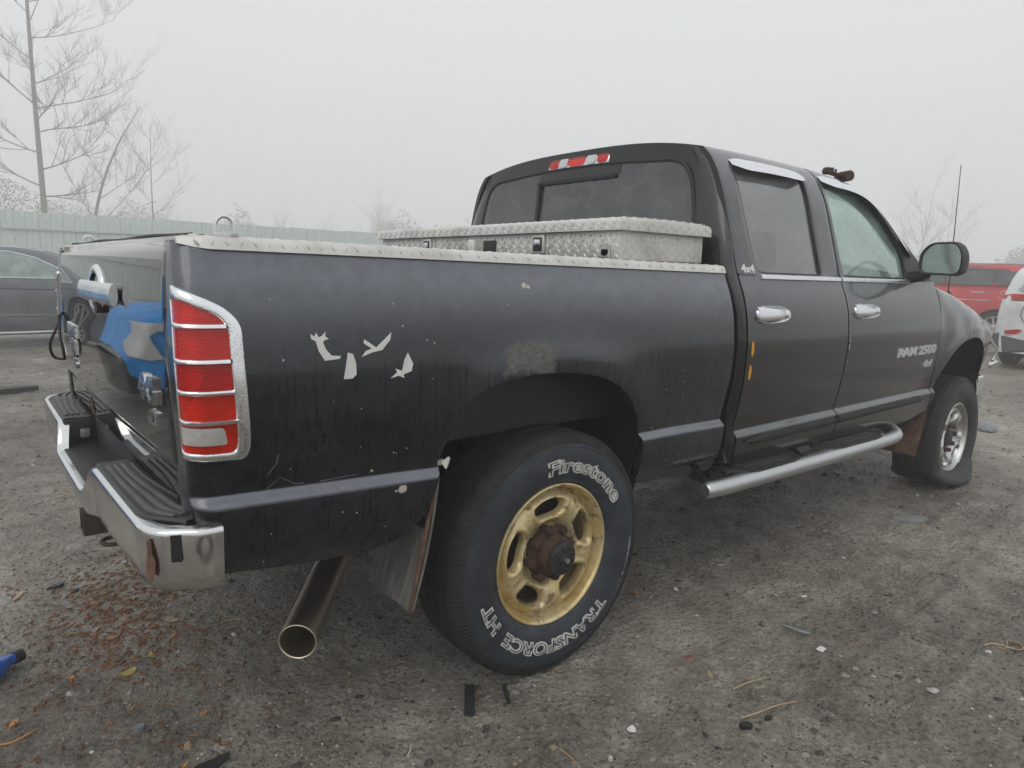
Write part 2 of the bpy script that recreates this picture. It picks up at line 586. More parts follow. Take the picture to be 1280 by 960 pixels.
def raised_text(vs, fs, mapf, h):
    # solid letters: mapf(tx, ty, height)
    mb = MB()
    mb.add([mapf(x, y, h) for x, y in vs], fs)
    cnt = {}
    for f in fs:
        for a, b_ in zip(f, f[1:]+f[:1]):
            cnt[(a, b_)] = 1
    k = len(mb.v)
    mb.v += [tuple(map(float, mapf(x, y, -.0005))) for x, y in vs]
    for (a, b_) in cnt:
        if (b_, a) not in cnt: mb.f.append((a, b_, b_+k, a+k))
    return mb

# ================================================================== THE PICKUP TRUCK
# x forward from the rear axle, y to its left, z up; the body sits slightly nose-down on a flat front tyre
truck = thing('pickup_truck', 'large black crew cab pickup truck with gold rear wheel and chrome tail light frames', 'pickup truck')

PZ = [(.46, .88), (.50, .925), (.55, .965), (.60, .986), (.66, .995), (.695, .999), (.708, .998), (.731, .977), (.745, .979), (.78, .986), (.84, .998),
      (.93, 1.012), (1.03, 1.017), (1.10, 1.012), (1.168, 1.003), (1.245, .982), (1.30, .959), (1.354, .938), (1.40, .925), (1.55, .882),
      (1.67, .846), (1.75, .813), (1.80, .782), (1.835, .750), (1.86, .715)]
P_ = pchip([a for a, b in PZ], [b for a, b in PZ])
ls_bed = pchip([-1.1, -.46, .39, .885], [.055, .035, .027, .022])
rear_off = pchip([.45, .60, .75, .9, 1.08, 1.28, 1.36], [.03, .02, .012, .006, 0, .008, .016])
def shift(x, zl, kind):
    if kind == 'bed': k = ls_bed(x)
    else: k = -.040+.009*(x-1)
    return -.009*(x-1)+k*(1-sstep(.82, 1.0, zl))
def Wl(x, zl, kind):
    y = P_(zl)
    if kind == 'bed':
        d = math.hypot((x+.035)/.43, (zl-.70)/.33)
        y += .010*math.exp(-((d-1.0)/.22)**2)*sstep(.5, .8, zl)
    else:
        if x > 2.9:
            y -= .085*((x-2.9)/1.35)**2*(1+.5*sstep(1.0, 1.25, zl))
            d = math.hypot((x-3.53)/.47, (zl-.68)/.32)
            y += .020*math.exp(-((d-1.0)/.2)**2)*sstep(.5, .8, zl)
        if x > 2.1 and zl > 1.33: y -= .06*((x-2.1)/.9)**2*sstep(1.33, 1.75, zl)
    return y
def SP(x, zl, kind='cab', off=0.):
    return (x, -(Wl(x, zl, kind)+off), zl+shift(x, zl, kind))
def SPz(x, z, kind='cab', off=0.):
    # same from a world height
    zl = z
    for _ in range(4): zl = z-shift(x, zl, kind)
    return (x, -(Wl(x, zl, kind)+off), z)

BED_LV = [.46, .48, .50, .52, .54, .56, .58, .60, .62, .64, .66, .68, .69, .70, .706, .712, .716, .720, .724, .728, .732, .736, .742, .75, .765, .78, .80, .82, .84, .86,
          .88, .90, .92, .94, .96, .98, 1.0, 1.02, 1.04, 1.06, 1.08, 1.10, 1.12, 1.14, 1.16, 1.18, 1.20, 1.22, 1.24, 1.26, 1.28, 1.30, 1.32, 1.335, 1.345]
def steps(a, b, d):
    n_ = max(1, int(round((b-a)/d)))
    return [a+(b-a)*i/n_ for i in range(n_+1)]

def side_sheet(cols, levels, zb, kind, colf=None, flange=.03):
    """rows of a side panel, clipped below by zb(x); turned-in rim all round"""
    rows = []
    for l in levels:
        row = []
        for cx in cols:
            x = cx if np.isscalar(cx) else cx[0]
            z = l+shift(x, l, kind)
            zbx = zb(x)
            if z < zbx:
                zl = zbx-shift(x, l, kind)
                q = list((x, -Wl(x, zl, kind), zbx))
                lz = zl
            else:
                q = list(SP(x, l, kind)); lz = l
            if colf and not np.isscalar(cx): q = colf(cx, q, lz)
            elif colf: q = colf((cx, 0, 0), q, lz)
            row.append(tuple(q))
        rows.append(row)
    mb = MB()
    mb.grid(rows)
    def rim(pts, v):
        mb.grid([pts, [(p[0]+v[0], p[1]+v[1], p[2]+v[2]) for p in pts]])
    rim(rows[0], (0, flange, .004))
    rim(rows[-1], (0, flange, -.004))
    rim([r[-1] for r in rows], (-.003, flange, 0))
    rim([r[0] for r in rows], (.003, flange, 0))
    return mb

# ---- bed side with wheel arch, corner wrapped to the tailgate
zb_pts = [(-1.12, .625), (-1.02, .604), (-.8, .574), (-.65, .563), (-.6, .572), (-.55, .60), (-.51, .645), (-.48, .71), (-.463, .776), (-.447, .842),
          (-.425, .885), (-.39, .94), (-.342, .982), (-.29, 1.0), (-.229, 1.011), (-.14, 1.017), (-.04, 1.015), (.05, 1.005), (.12, .991), (.18, .971), (.24, .941), (.30, .893), (.349, .831), (.375, .77), (.388, .70),
          (.396, .585), (.402, .567), (.48, .560), (.70, .535), (.89, .512)]
zb_bed = pchip([a for a, b in zb_pts], [b for a, b in zb_pts])
RC = .05
colsB = [(-1.105, 'r', .885), (-1.105, 'r', .90), (-1.105, 'r', .92)]
for a in range(90, -1, -10): colsB.append((-1.055-RC*math.sin(rad(a)), 'c', RC*(1-math.cos(rad(a)))))
colsB += [(x, 's', 0) for x in steps(-1.04, -.66, .03)+steps(-.654, -.40, .006)+steps(-.38, .30, .02)+steps(.306, .41, .004)+steps(.43, .885, .03)]
def bed_col(cx, q, zl):
    x, kind, val = cx
    if kind == 'c': q[1] += val
    if kind == 'r':
        full = -q[1]-RC
        q[1] = -(.885+(full-.885)*(val-.885)/.045) if full > .885 else -min(val, full)
    q[0] += rear_off(zl)*(1-sstep(-1.06, -.8, x))
    return q
bed = side_sheet(colsB, BED_LV, zb_bed, 'bed', bed_col).build('bed_side', 'paint_bed', truck, merge=2e-5, angle=50)
mirror_obj(bed, truck)

def CS(s, z, off=0.):
    """plan curve of the rear corner: s runs from the tailgate round the corner and forward along the side"""
    zl = z
    for _ in range(3): zl = z-shift(-1.05, zl, 'bed')
    Y = Wl(-1.05, zl, 'bed'); ro = rear_off(zl)
    h = RC*PI/4
    if s < -.01 and off > 0: off *= 1-.65*sstep(-.01, -.04, s)
    if s > h: return (-1.055+(s-h)+ro*(1-sstep(-1.06, -.8, -1.055+(s-h))), -(Y+off), z)
    if s < -h: return (-1.105-off+ro, -(Y-RC-(-s-h)), z)
    a = PI/4-s/RC
    return (-1.055-(RC+off)*math.sin(a)+ro, -(Y-RC+(RC+off)*math.cos(a)), z)

# ---- tail light: chrome frame with five cells
def tail_lamp():
    lamp_out = round_poly([(-.050, 1.270), (-.005, 1.264), (.078, 1.224), (.110, 1.190), (.118, .912), (.106, .884), (-.046, .896)], [.008, .02, .03, .035, .03, .02, .012])
    lamp_in = round_poly([(-.044, 1.243), (-.005, 1.238), (.064, 1.203), (.080, 1.178), (.086, .928), (.080, .908), (-.040, .914)], [.006, .02, .012, .015, .012, .008, .008])
    n_ = 96
    lo, li = resample(lamp_out, n_), resample(lamp_in, n_)
    def mp(L, o): return [CS(p.x, p.y, o) for p in L]
    mid = [a.lerp(b, .35) for a, b in zip(lo, li)]
    mid2 = [a.lerp(b, .8) for a, b in zip(lo, li)]
    fr = MB()
    fr.rings([mp(lo, -.01), mp(lo, .007), mp([a.lerp(b, .10) for a, b in zip(lo, li)], .0115), mp(mid, .0135), mp(mid2, .0135), mp([a.lerp(b, .95) for a, b in zip(lo, li)], .011), mp(li, .001)])
    root = fr.build('tail_light_frame', 'chrome', truck, angle=60)
    ins = [p for p in lamp_in]
    # bars
    zs = [1.186, 1.112, 1.046, .981]
    def xr(z): return .062+.02*(1.2-z)/.28 if z < 1.19 else .05
    for z in zs:
        b = MB()
        rows = []
        for o, dz in ((.004, -.0055), (.011, -.0052), (.0145, -.003), (.0145, .003), (.011, .0052), (.004, .0055)):
            rows.append([CS(s, z+dz-.04*max(0, s)*.5, o) for s in steps(-.044, xr(z)+.012, .012)])
        b.grid(rows)
        b.build('frame_bar', 'chrome', root, angle=60)
    # lens cells
    cells = [(1.245, 1.186, 'lens_red'), (1.186, 1.112, 'lens_red'), (1.112, 1.046, 'lens_dark_red'), (1.046, .981, 'lens_red_bright'), (.981, .90, 'lens_red_bright')]
    for z1, z0, mt in cells:
        zz = steps(z1, z0, .007)
        def cell(s, z, deep):
            zc = z
            if z1 > 1.2: zc = min(z, 1.246-.12*max(0, s+.05)-.34*max(0, s+.005))
            u_ = (s-.012)/.06; v_ = (z-(z0+z1)/2)/((z1-z0)/2)
            if deep: o = .0012+.004*min(1, (u_*u_+.6*v_*v_)*.5)
            else: o = .0085+.0015*max(0, 1-v_*v_)
            return CS(s, zc-.02*max(0, s), o)
        sS = steps(-.045, .090, .006)
        MB().grid([[cell(s, z, False) for s in sS] for z in zz]).build('lens', mt, root)
        MB().grid([[cell(s, z, True) for s in sS] for z in zz]).build('reflector', 'lamp_reflector', root)
    pl = resample(round_poly([(-.036, .972), (.058, .968), (.064, .928), (-.036, .932)], .008), 48)
    mb = MB()
    mb.rings([[CS(p.x, p.y, .002) for p in pl], [CS(p.x, p.y, .0115) for p in pl]])
    ci = Vector((.012, .951, 0))
    mb.rings([[CS(*(ci+(p-ci)*t).to_2d(), .0115+.001*(1-t)) for p in pl] for t in (1, .7, .4, .1, .001)])
    mb.build('reverse_lens', 'reverse_white', root)
    return root
lamp = tail_lamp()
kids = [o for o in lamp.children]
ml = mirror_obj(lamp, truck)
for k_ in kids:
    mk_ = mirror_obj(k_, ml)
    mk_.data.materials.clear() if False else None

# ---- tailgate
def TG(y, z, off=0.):
    zl = z-.02
    x = -1.106+rear_off(z)-.010*(1-(y/.88)**2)
    x += .010*sstep(.87, .845, z)                       # break line low on the gate
    x += .035*sstep(1.325, 1.378, z)**2                    # rolled top edge
    x += .006*math.exp(-((z-1.12)/.06)**2)
    return (x-off, y, z)
zs_t = steps(.775, .84, .015)+steps(.845, .872, .0045)+steps(.88, 1.28, .02)+steps(1.285, 1.376, .0075)
ys_t = [-.882, -.880]+steps(-.87, .87, .03)+[.880, .882]
def tg_top(y): return 1.356-.006*(y/.88)**2
tg = MB()
rows = []
for z in zs_t:
    row = []
    for y in ys_t:
        zz = z*1.0
        p = list(TG(y, zz))
        ed = max(0, (abs(y)-.872)/.01)
        p[0] += .006*ed
        row.append(tuple(p))
    rows.append(row)
rows.append([(p[0]+.03, p[1], p[2]+.003) for p in rows[-1]])
rows.append([(p[0]+.03, p[1], p[2]-.02) for p in rows[-1]])
tg.grid(rows)
tg.grid([[r[0] for r in rows], [(r[0][0]+.05, r[0][1], r[0][2]) for r in rows]])
tg.grid([[r[-1] for r in rows], [(r[-1][0]+.05, r[-1][1], r[-1][2]) for r in rows]])
tg.grid([rows[0], [(p[0]+.05, p[1], p[2]) for p in rows[0]]])
tailgate = tg.build('tailgate', 'paint_tailgate', truck, angle=55)
# dark weatherstrip bead along the top edge of the gate
MB().tube([(TG(y, 1.376)[0]+.012, y, 1.379+.002*math.sin(y*9)) for y in steps(-.885, .885, .06)], .0055, 6).build('weatherstrip', 'rubber_seal', tailgate)
# handle
def ring_pts(cy, cz, ry, rz, n_=40):
    return [(cy+ry*math.cos(i*2*PI/n_), cz+rz*math.sin(i*2*PI/n_)) for i in range(n_)]
hb = MB()
oL, iL = ring_pts(-.06, 1.228, .125, .078), ring_pts(-.06, 1.228, .085, .052)
hb.rings([[TG(*p, 0) for p in oL], [TG(*p, .008) for p in ring_pts(-.06, 1.228, .120, .073)], [TG(*p, .010) for p in ring_pts(-.06, 1.228, .105, .063)], [TG(*p, .007) for p in iL], [TG(*p, -.02) for p in iL]])
hb.build('handle_bezel', 'chrome', tailgate, angle=50)
MB().grid([[TG(-.06+a, 1.228+b_, -.0) for a in (-.085, 0, .085)] for b_ in (-.052, 0, .052)]).build('handle_recess', 'under_black', tailgate)
hr = MB()
rows = []
for a in range(0, 361, 30):
    ca, sa = math.cos(rad(a)), math.sin(rad(a))
    rows.append([TG(y, 1.225+.030*sa*(1-.25*max(0, (abs(y+.16)-.30))/.08), .016+.011*ca) for y in steps(-.42, .12, .03)])
hr.grid(rows)
hr.add([r[0] for r in rows], [list(range(len(rows)-1))]); hr.add([r[-1] for r in rows], [list(range(len(rows)-1))])
hr.build('handle_bar', 'chrome_handle', tailgate, angle=50)
lk = MB()
lk.tube([TG(-.135, 1.182, .0), TG(-.135, 1.182, .016)], .022, 16)
lk.build('handle_lock', 'hub_rust', tailgate)
# badges
def tg_text(body, cy, cz, size, name, sx=1.2, h=.006, shear=0):
    vs, fs = text_mesh(body, size, size*.03, sx, shear)
    raised_text(vs, fs, lambda a, b_, hh: TG(cy-a, cz+b_, hh), h).build(name, 'chrome', tailgate, smooth=False)
tg_text('DODGE', .54, 1.035, .062, 'badge_letters', 1.15)
tg_text('RAM', .54, .970, .070, 'badge_letters', 1.25)
tg_text('2500', .53, .915, .045, 'badge_letters', 1.15)
tg_text('4X4', -.70, .985, .088, 'badge_letters', 1.0, .010, .15)
tg_text('SLT', -.73, .930, .048, 'badge_letters', 1.1, .007, .2)
# the body panel below the gate
MB().grid([[(-1.07-.012*(1-(y/.9)**2), y, z) for y in steps(-.88, .88, .11)] for z in steps(.61, .782, .03)]).build('rear_sill', 'black_plastic', truck)
# loop of cable hanging off the left edge of the gate
MB().tube(smooth_loop([(-1.105, .86, 1.10), (-1.135, .80, 1.04), (-1.16, .80, .98), (-1.15, .82, .925), (-1.12, .80, .915), (-1.125, .70, .94), (-1.13, .74, 1.02), (-1.118, .84, 1.09)], 60, False), .006, 6).build('hanging_cable', 'rubber_seal', truck)
# rust blemish at the lower left of the gate
mb = patch([(.30+.05*math.cos(a*.4)*(1+.3*math.sin(a*2.3)), .80+.03*math.sin(a*.4)*(1+.3*math.cos(a*3.1))) for a in range(16)], lambda a, b_: TG(a, b_, .002), 2)
mb.build('rust_spot', 'hub_rust', tailgate)

# ---- bed box: inner walls, floor, bulkhead, rails
bi = MB()
bi.box((-.10, 0, .82), (1.92, 1.66, .04)); bi.box((.865, 0, 1.07), (.03, 1.74, .54))
for s_ in (-1, 1):
    bi.box((-.10, s_*.835, 1.06), (1.92, .02, .50))
    bi.box((-.03, s_*.72, .93), (.95, .22, .22), .03)
bi.build('bed_liner', 'black_plastic', truck)
def rail_cap():
    mb = MB()
    prof = [(None, -.019), (None, -.009), (None, -.002), (.004, .005), (.012, .0095), (.03, .011), (.06, .011), (.095, .010), (.110, .004), (.112, -.03)]
    # (inset from the rail's edge, height over the rail); None follows the body skin
    rows = []
    for x in steps(-1.085, .89, .03):
        e = 1-sstep(-1.085, -1.035, x)
        base = SP(x, 1.345, 'bed')
        zt_ = base[2]+.002
        row = []
        for i_, h_ in prof:
            if i_ is None: y = SPz(x, zt_+h_, 'bed', .006+.0015*math.sin(x*31)*(h_ < -.02))[1]
            else: y = base[1]-.005+i_
            row.append((x, y+.02*e, zt_+h_*(1-.5*e)-(.002*math.sin(x*23) if h_ < -.02 else 0)))
        rows.append(row)
    mb.grid(rows)
    for r in (rows[0], rows[-1]): mb.add(r, [list(range(len(r)))])
    cap = mb.build('rail_cap', 'diamond_alu', truck, angle=40)
    # raised tread bars
    tb = MB()
    random.seed(4)
    i = 0
    for x in steps(-1.05, .87, .031):
        for k, yy in enumerate((.030, .062, .092)):
            a = rad(38) if (i+k) % 2 else rad(-38)
            base = SP(x, 1.345, 'bed')
            cy, cz = base[1]-.006+yy, base[2]+.0125
            tb.add(*bar_geo((x+(.0155 if k % 2 else 0), cy, cz-.001*(k == 2)), a, .024, .007, .0022))
        # one row on the front roll of the cap
        a = rad(55) if i % 2 else rad(-55)
        base = SP(x, 1.345, 'bed')
        tb.add(*bar_geo((x, base[1]-.0065+.0, base[2]-.004), a, .020, .0055, .0030, (0, -.93, .35)))
        i += 1
    o = tb.build('tread_bars', 'diamond_alu', cap)
    o['kind'] = 'stuff'
    return cap, o
def bar_geo(c, ang, L_, w_, h_, nrm=(0, 0, 1)):
    """one raised lens-shaped tread bar on a plane with normal nrm"""
    N = Vector(nrm).normalized()
    T = Vector((1, 0, 0)) if abs(N.x) < .9 else Vector((0, 1, 0))
    B = N.cross(T)
    T2 = T*math.cos(ang)+B*math.sin(ang)
    B2 = N.cross(T2)
    c = Vector(c)
    v = [c-T2*L_/2-N*.001, c-T2*L_*.15+B2*w_/2-N*.001, c+T2*L_*.15+B2*w_/2-N*.001, c+T2*L_/2-N*.001, c+T2*L_*.15-B2*w_/2-N*.001, c-T2*L_*.15-B2*w_/2-N*.001,
         c-T2*L_*.22+N*h_, c+T2*L_*.22+N*h_]
    return v, [(0, 1, 6), (1, 2, 7, 6), (2, 3, 7), (3, 4, 7), (4, 5, 6, 7), (5, 0, 6)]
cap, bars = rail_cap()
cl = mirror_obj(cap, truck); o = mirror_obj(bars, cl); o['kind'] = 'stuff'
# tie-down rings on the rails
for s_ in (-1, 1):
    xc, yc, zc = -.982, s_*.915, 1.364
    tr_ = MB()
    pts = [(xc-.019, yc, zc+.016)]+[(xc-.019*math.cos(a_), yc, zc+.034+.021*math.sin(a_)) for a_ in [PI*i/14 for i in range(15)]]+[(xc+.019, yc, zc+.016)]
    tr_.tube(pts, .0048, 8)
    ro = tr_.build('tie_down_ring', 'chrome_handle', truck)
    bb = MB().box((xc, yc, zc+.009), (.054, .034, .022), .004).box((xc+.016, yc-.004, zc+.016), (.018, .03, .014), .003)
    bb.build('ring_base', 'brushed_alu', ro)

# ---- wheel wells and chassis
def well(xc, zc, r, y0, y1, name):
    mb = MB()
    a0, a1 = rad(-25), rad(205)
    rows = [[(xc+r*math.cos(a0+(a1-a0)*i/30), y, zc+r*.80*math.sin(a0+(a1-a0)*i/30)) for i in range(31)] for y in (y0, (y0+y1)/2, y1)]
    mb.grid(rows)
    mb.add(rows[-1]+[(xc, y1, zc-.2)], [(i, i+1, 31) for i in range(30)])
    return mb.build(name, 'under_black', truck)
for s_ in (-1, 1):
    well(-.035, .68, .46, s_*.965, s_*.52, 'wheel_well')
    well(3.55, .66, .50, s_*.93, s_*.45, 'wheel_well')
fr_ = MB()
for s_ in (-1, 1):
    fr_.box((1.45, s_*.43, .58), (5.0, .08, .16), .01)
for x in (-.9, -.35, .5, 1.6, 2.6, 4.0): fr_.box((x, 0, .58), (.08, .86, .12), .01)
fr_.build('chassis_frame', 'under_black', truck)
ax = MB()
ax.tube([(0, -.78, .404), (0, .78, .404)], .045, 14)
ax.tube([(0, -.80, .404), (0, -.70, .404)], .16, 24); ax.tube([(0, .70, .404), (0, .80, .404)], .16, 24)
for i in range(7):
    pass
rows = [[(0+.17*math.sin(PI*j/8)*math.cos(2*PI*i/16), -.13+.26*j/8+.0, .404+.17*math.sin(PI*j/8)*math.sin(2*PI*i/16)) for i in range(16)] for j in range(9)]
ax.grid(rows, close_u=True)
for s_ in (-1, 1):
    ax.tube([(-.62, s_*.55, .60), (-.3, s_*.55, .47), (0, s_*.55, .455), (.4, s_*.55, .48), (.75, s_*.55, .56)], .03, 8)
ax.build('rear_axle', 'underbody_rust', truck)
sk = MB().tube([(-.20, -.60, .99), (-.08, -.62, .72)], .034, 12).tube([(-.08, -.62, .72), (.03, -.64, .45)], .022, 10)
sk.build('shock_absorber', 'underbody_rust', truck)
fa = MB()
fa.tube([(3.569, -.78, .3045), (3.569, .78, .36)], .05, 14)
fa.tube([(3.569, -.80, .3045), (3.569, -.70, .309)], .15, 24)
fa.tube([(3.40, -.5, .33), (3.40, -.48, .85)], .05, 12)
fa.build('front_axle', 'underbody_rust', truck)
fp = MB()
fp.box((1.95, 0, .52), (2.0, 1.62, .05), .01); fp.box((3.5, 0, .80), (1.2, .90, .5), .02); fp.box((1.0, .3, .46), (1.1, .6, .18), .03)
fp.build('floor_pan', 'under_black', truck)
ex = MB()
ep = smooth_loop([(-.82, -.86, .325), (-.70, -.70, .337), (-.56, -.51, .35), (-.46, -.40, .37), (-.30, -.36, .42), (.2, -.30, .44), (1.2, -.28, .43)], 40, False)
ep = [tuple(p) for p in ep]
ex.tube(ep, .051, 28, caps=False)
t0_ = (Vector(ep[0])-Vector(ep[1])).normalized()
e0 = Vector(ep[0])
ex.tube([e0+t0_*.002, e0-t0_*.35], .047, 28, caps=False)
a_ = t0_.cross(Vector((0, 0, 1))).normalized(); b_ = t0_.cross(a_)
ring = [[e0+t0_*dz+(a_*math.cos(q*2*PI/28)+b_*math.sin(q*2*PI/28))*r_ for q in range(28)] for r_, dz in ((.051, 0), (.0515, .003), (.049, .004), (.047, .002))]
ex.rings(ring)
exo = ex.build('exhaust_pipe', 'exhaust_steel', truck, angle=50)

# ---- rear bumper
def bump_plan(n_=1):
    pts = [(-1.040, -1.008), (-1.06, -1.008), (-1.09, -1.004), (-1.115, -.985)]
    for a in range(30, 91, 10): pts.append((-1.105-.080*math.sin(rad(a)), -.880-.105*math.cos(rad(a))))
    pts = pts[:-1]
    for y in steps(-.895, .895, .03): pts.append((-1.185-.010*(1-(y/.9)**2)-.018*(1-sstep(.26, .36, abs(y))), y))
    pts = [p for p in pts if not (p[1] > .87)]
    lh = [(x, -y) for x, y in pts if y < -.87]
    pts += lh[::-1]
    return [Vector((x, y, 0)) for x, y in pts]
bp = bump_plan()
nb = len(bp)
bn = []
for i in range(nb):
    t = (bp[min(i+1, nb-1)]-bp[max(i-1, 0)]).normalized()
    bn.append(Vector((-t.y, t.x, 0)) if (Vector((-t.y, t.x, 0)).dot(bp[i]-Vector((-.9, 0, 0))) > 0) else Vector((t.y, -t.x, 0)))
def btop(y): return .746-.088*(1-sstep(.27, .35, abs(y)))
def bbot(y): return .592-.012*(1-sstep(.5, .9, abs(y)))
rows = []
for off_, t in ((-.030, 1.0), (-.008, 1.003), (.002, .985), (.0055, .95), (.006, .90), (.003, .6), (-.001, .3), (-.006, .12), (-.018, .03), (-.05, -.01)):
    row = []
    for p, nn in zip(bp, bn):
        zt, zb_ = btop(p.y), bbot(p.y)
        q = p+nn*off_
        row.append((q.x, q.y, zb_+(zt-zb_)*t))
    rows.append(row)
bm_ = MB().grid(rows)
for j in (0, -1):
    bm_.add([r[j] for r in rows], [list(range(len(rows)))])
bumper = bm_.build('rear_bumper', 'chrome_bumper', truck, angle=60)
for s_ in (-1, 1):
    def padpt(t, k):     # t along y 0..1, k 0 outer .. 1 inner
        y = .345+(.955-.345)*t
        xo = -1.178-.008*(1-(y/.9)**2)+.075*sstep(.84, .97, y)
        xi = -1.085+.055*sstep(.5, .95, y/1)
        return (xo+(xi-xo)*k, s_*y)
    mb = MB()
    mb.grid([[(*padpt(t, k), .748+(.006 if 0 < k < 1 else 0)) for k in (0, .06, .5, .94, 1)] for t in steps(0, 1, .05)])
    mb.grid([[(*padpt(t, 0), z) for z in (.748, .72)] for t in steps(0, 1, .05)])
    mb.grid([[(*padpt(t, 1), z) for z in (.748, .66)] for t in steps(0, 1, .05)])
    mb.grid([[(*padpt(0, k), z) for z in (.748, .66)] for k in (0, .5, 1)])
    pad = mb.build('step_pad', 'step_pad', bumper, angle=25)
    for k in (.20, .38, .56, .78):
        rb = MB()
        w_ = .060 if k < .7 else .025
        sec = [(-w_, .753), (-w_*.85, .7585), (0, .7595), (w_*.85, .7585), (w_, .753)]
        e_ = .93 if k < .7 else .72
        rb.grid([[(*padpt(t, k+dk), z) for dk, z in sec] for t in steps(.10, e_, .06)])
        rb.add([(*padpt(.10, k+dk), z) for dk, z in sec], [(0, 1, 2, 3, 4)]); rb.add([(*padpt(e_, k+dk), z) for dk, z in sec], [(0, 1, 2, 3, 4)])
        rb.build('tread_rib', 'worn_rib', pad, angle=60)
    # wall of the plate recess with its small lamp
    wl = MB().box((-1.12, s_*.342, .70), (.125, .02, .10), .004)
    wl.build('recess_wall', 'black_plastic', bumper)
    lb = MB().box((-1.12, s_*.329, .70), (.052, .012, .055), .005).build('plate_lamp_housing', 'rubber_seal', bumper)
    MB().box((-1.122, s_*.322, .70), (.030, .008, .032), .003).build('plate_lamp', 'lens_clear', bumper)
MB().box((-1.13, 0, .652), (.13, .66, .02), .004).build('centre_step', 'black_plastic', bumper)
MB().box((-1.075, 0, .70), (.02, .68, .10), .004).build('plate_panel', 'black_plastic', bumper)
# scars on the right bumper corner: crumpled bare metal and a dark tape strip
def BP(i_f, z, off):
    i = min(int(i_f), nb-2); f = i_f-i
    q = bp[i].lerp(bp[i+1], f); nn = bn[i].lerp(bn[i+1], f).normalized()
    q = q+nn*(.006+off)
    return (q.x, q.y, z)
random.seed(8)
sc_ = [(6.3+.9*math.cos(a*PI/9)*random.uniform(.6, 1.3), .678+.050*math.sin(a*PI/9)*random.uniform(.8, 1.1)) for a in range(18)]
patch(sc_, lambda a, b_: BP(a, b_, .002+.003*math.sin(a*9)*math.cos(b_*90)), 5).build('corner_scar', 'flap_rust', bumper)
slab([(3.1, .736), (3.75, .736), (3.75, .675), (3.1, .675)], lambda a, b_, h: BP(a, b_, h), .0015, 2).build('tape_strip', 'rubber_seal', bumper)
# hitch
ht = MB()
for dz, sy, sz in ((.032, .07, .012), (-.032, .07, .012)): ht.box((-1.06, 0, .475+dz), (.26, sy, sz), .002)
for dy in (-.032, .032): ht.box((-1.06, dy, .475), (.26, .012, .076), .002)
ht.tube([(-1.0, -.45, .50), (-1.0, .45, .50)], .03, 12)
ho = ht.build('hitch_receiver', 'underbody_rust', truck)
MB().tube([(-1.12+.03*math.cos(a*PI/8), -.09+.035*math.sin(a*PI/8), .425) for a in range(16)], .007, 6, closed=True).build('chain_loop', 'underbody_rust', ho)

# ---- mud flaps
def flap(name, x0, x1, y0, y1, z0, z1, mat, cut=.0):
    mb = MB()
    for dx in (0, .008):
        rows = []
        for t in steps(0, 1, .1):
            z = z1+(z0-z1)*t; x = x1+(x0-x1)*t+.012*math.sin(t*3)
            rows.append([(x+dx, y0+(y1-y0)*k+.02*t, z) for k in steps(0, 1, .125)])
        mb.grid(rows)
        if dx == 0: f_ = rows
        else:
            for a, b_ in ((f_[0], rows[0]), (f_[-1], rows[-1]), ([r[0] for r in f_], [r[0] for r in rows]), ([r[-1] for r in f_], [r[-1] for r in rows])): mb.grid([a, b_])
    return mb.build(name, mat, truck, angle=50)
for s_ in (-1, 1):
    fo = flap('mud_flap', -.535, -.462, s_*.985, s_*.73, .36, .745, 'flap_worn')
    MB().tube([(-.542+.002, s_*.968, .362), (-.505, s_*.980, .55), (-.468, s_*.987, .735)], .006, 6).build('flap_edge', 'flap_rust', fo)
    fo = flap('mud_flap', 2.98, 3.04, s_*.985, s_*.78, .275, .665, 'flap_rust')

# ---- doors: lower skins
DOOR_LV = [l for l in BED_LV if l <= 1.30]
def door(x0, x1, name, zbf):
    mb = side_sheet([x0, x0+.004]+steps(x0+.015, x1-.015, .035)+[x1-.004, x1], DOOR_LV+[1.318+.009*((x0+x1)/2-1)], zbf, 'cab')
    return mb.build(name, 'paint_door', truck, merge=2e-5, angle=50)
zt_pts = [(.95, 1.842), (1.15, 1.850), (1.4, 1.854), (1.7, 1.853), (1.86, 1.848), (2.05, 1.834), (2.20, 1.806), (2.33, 1.764), (2.46, 1.708), (2.60, 1.618), (2.77, 1.50), (2.88, 1.415), (2.97, 1.34)]
zt = pchip([a for a, b in zt_pts], [b for a, b in zt_pts])
rear_door = door(.982, 1.836, 'rear_door', lambda x: .500+.010*(x-1))
front_door = door(1.846, 2.995, 'front_door', lambda x: .508+.05*sstep(2.7, 3.0, x))
ldr = mirror_obj(rear_door, truck); ldf = mirror_obj(front_door, truck)

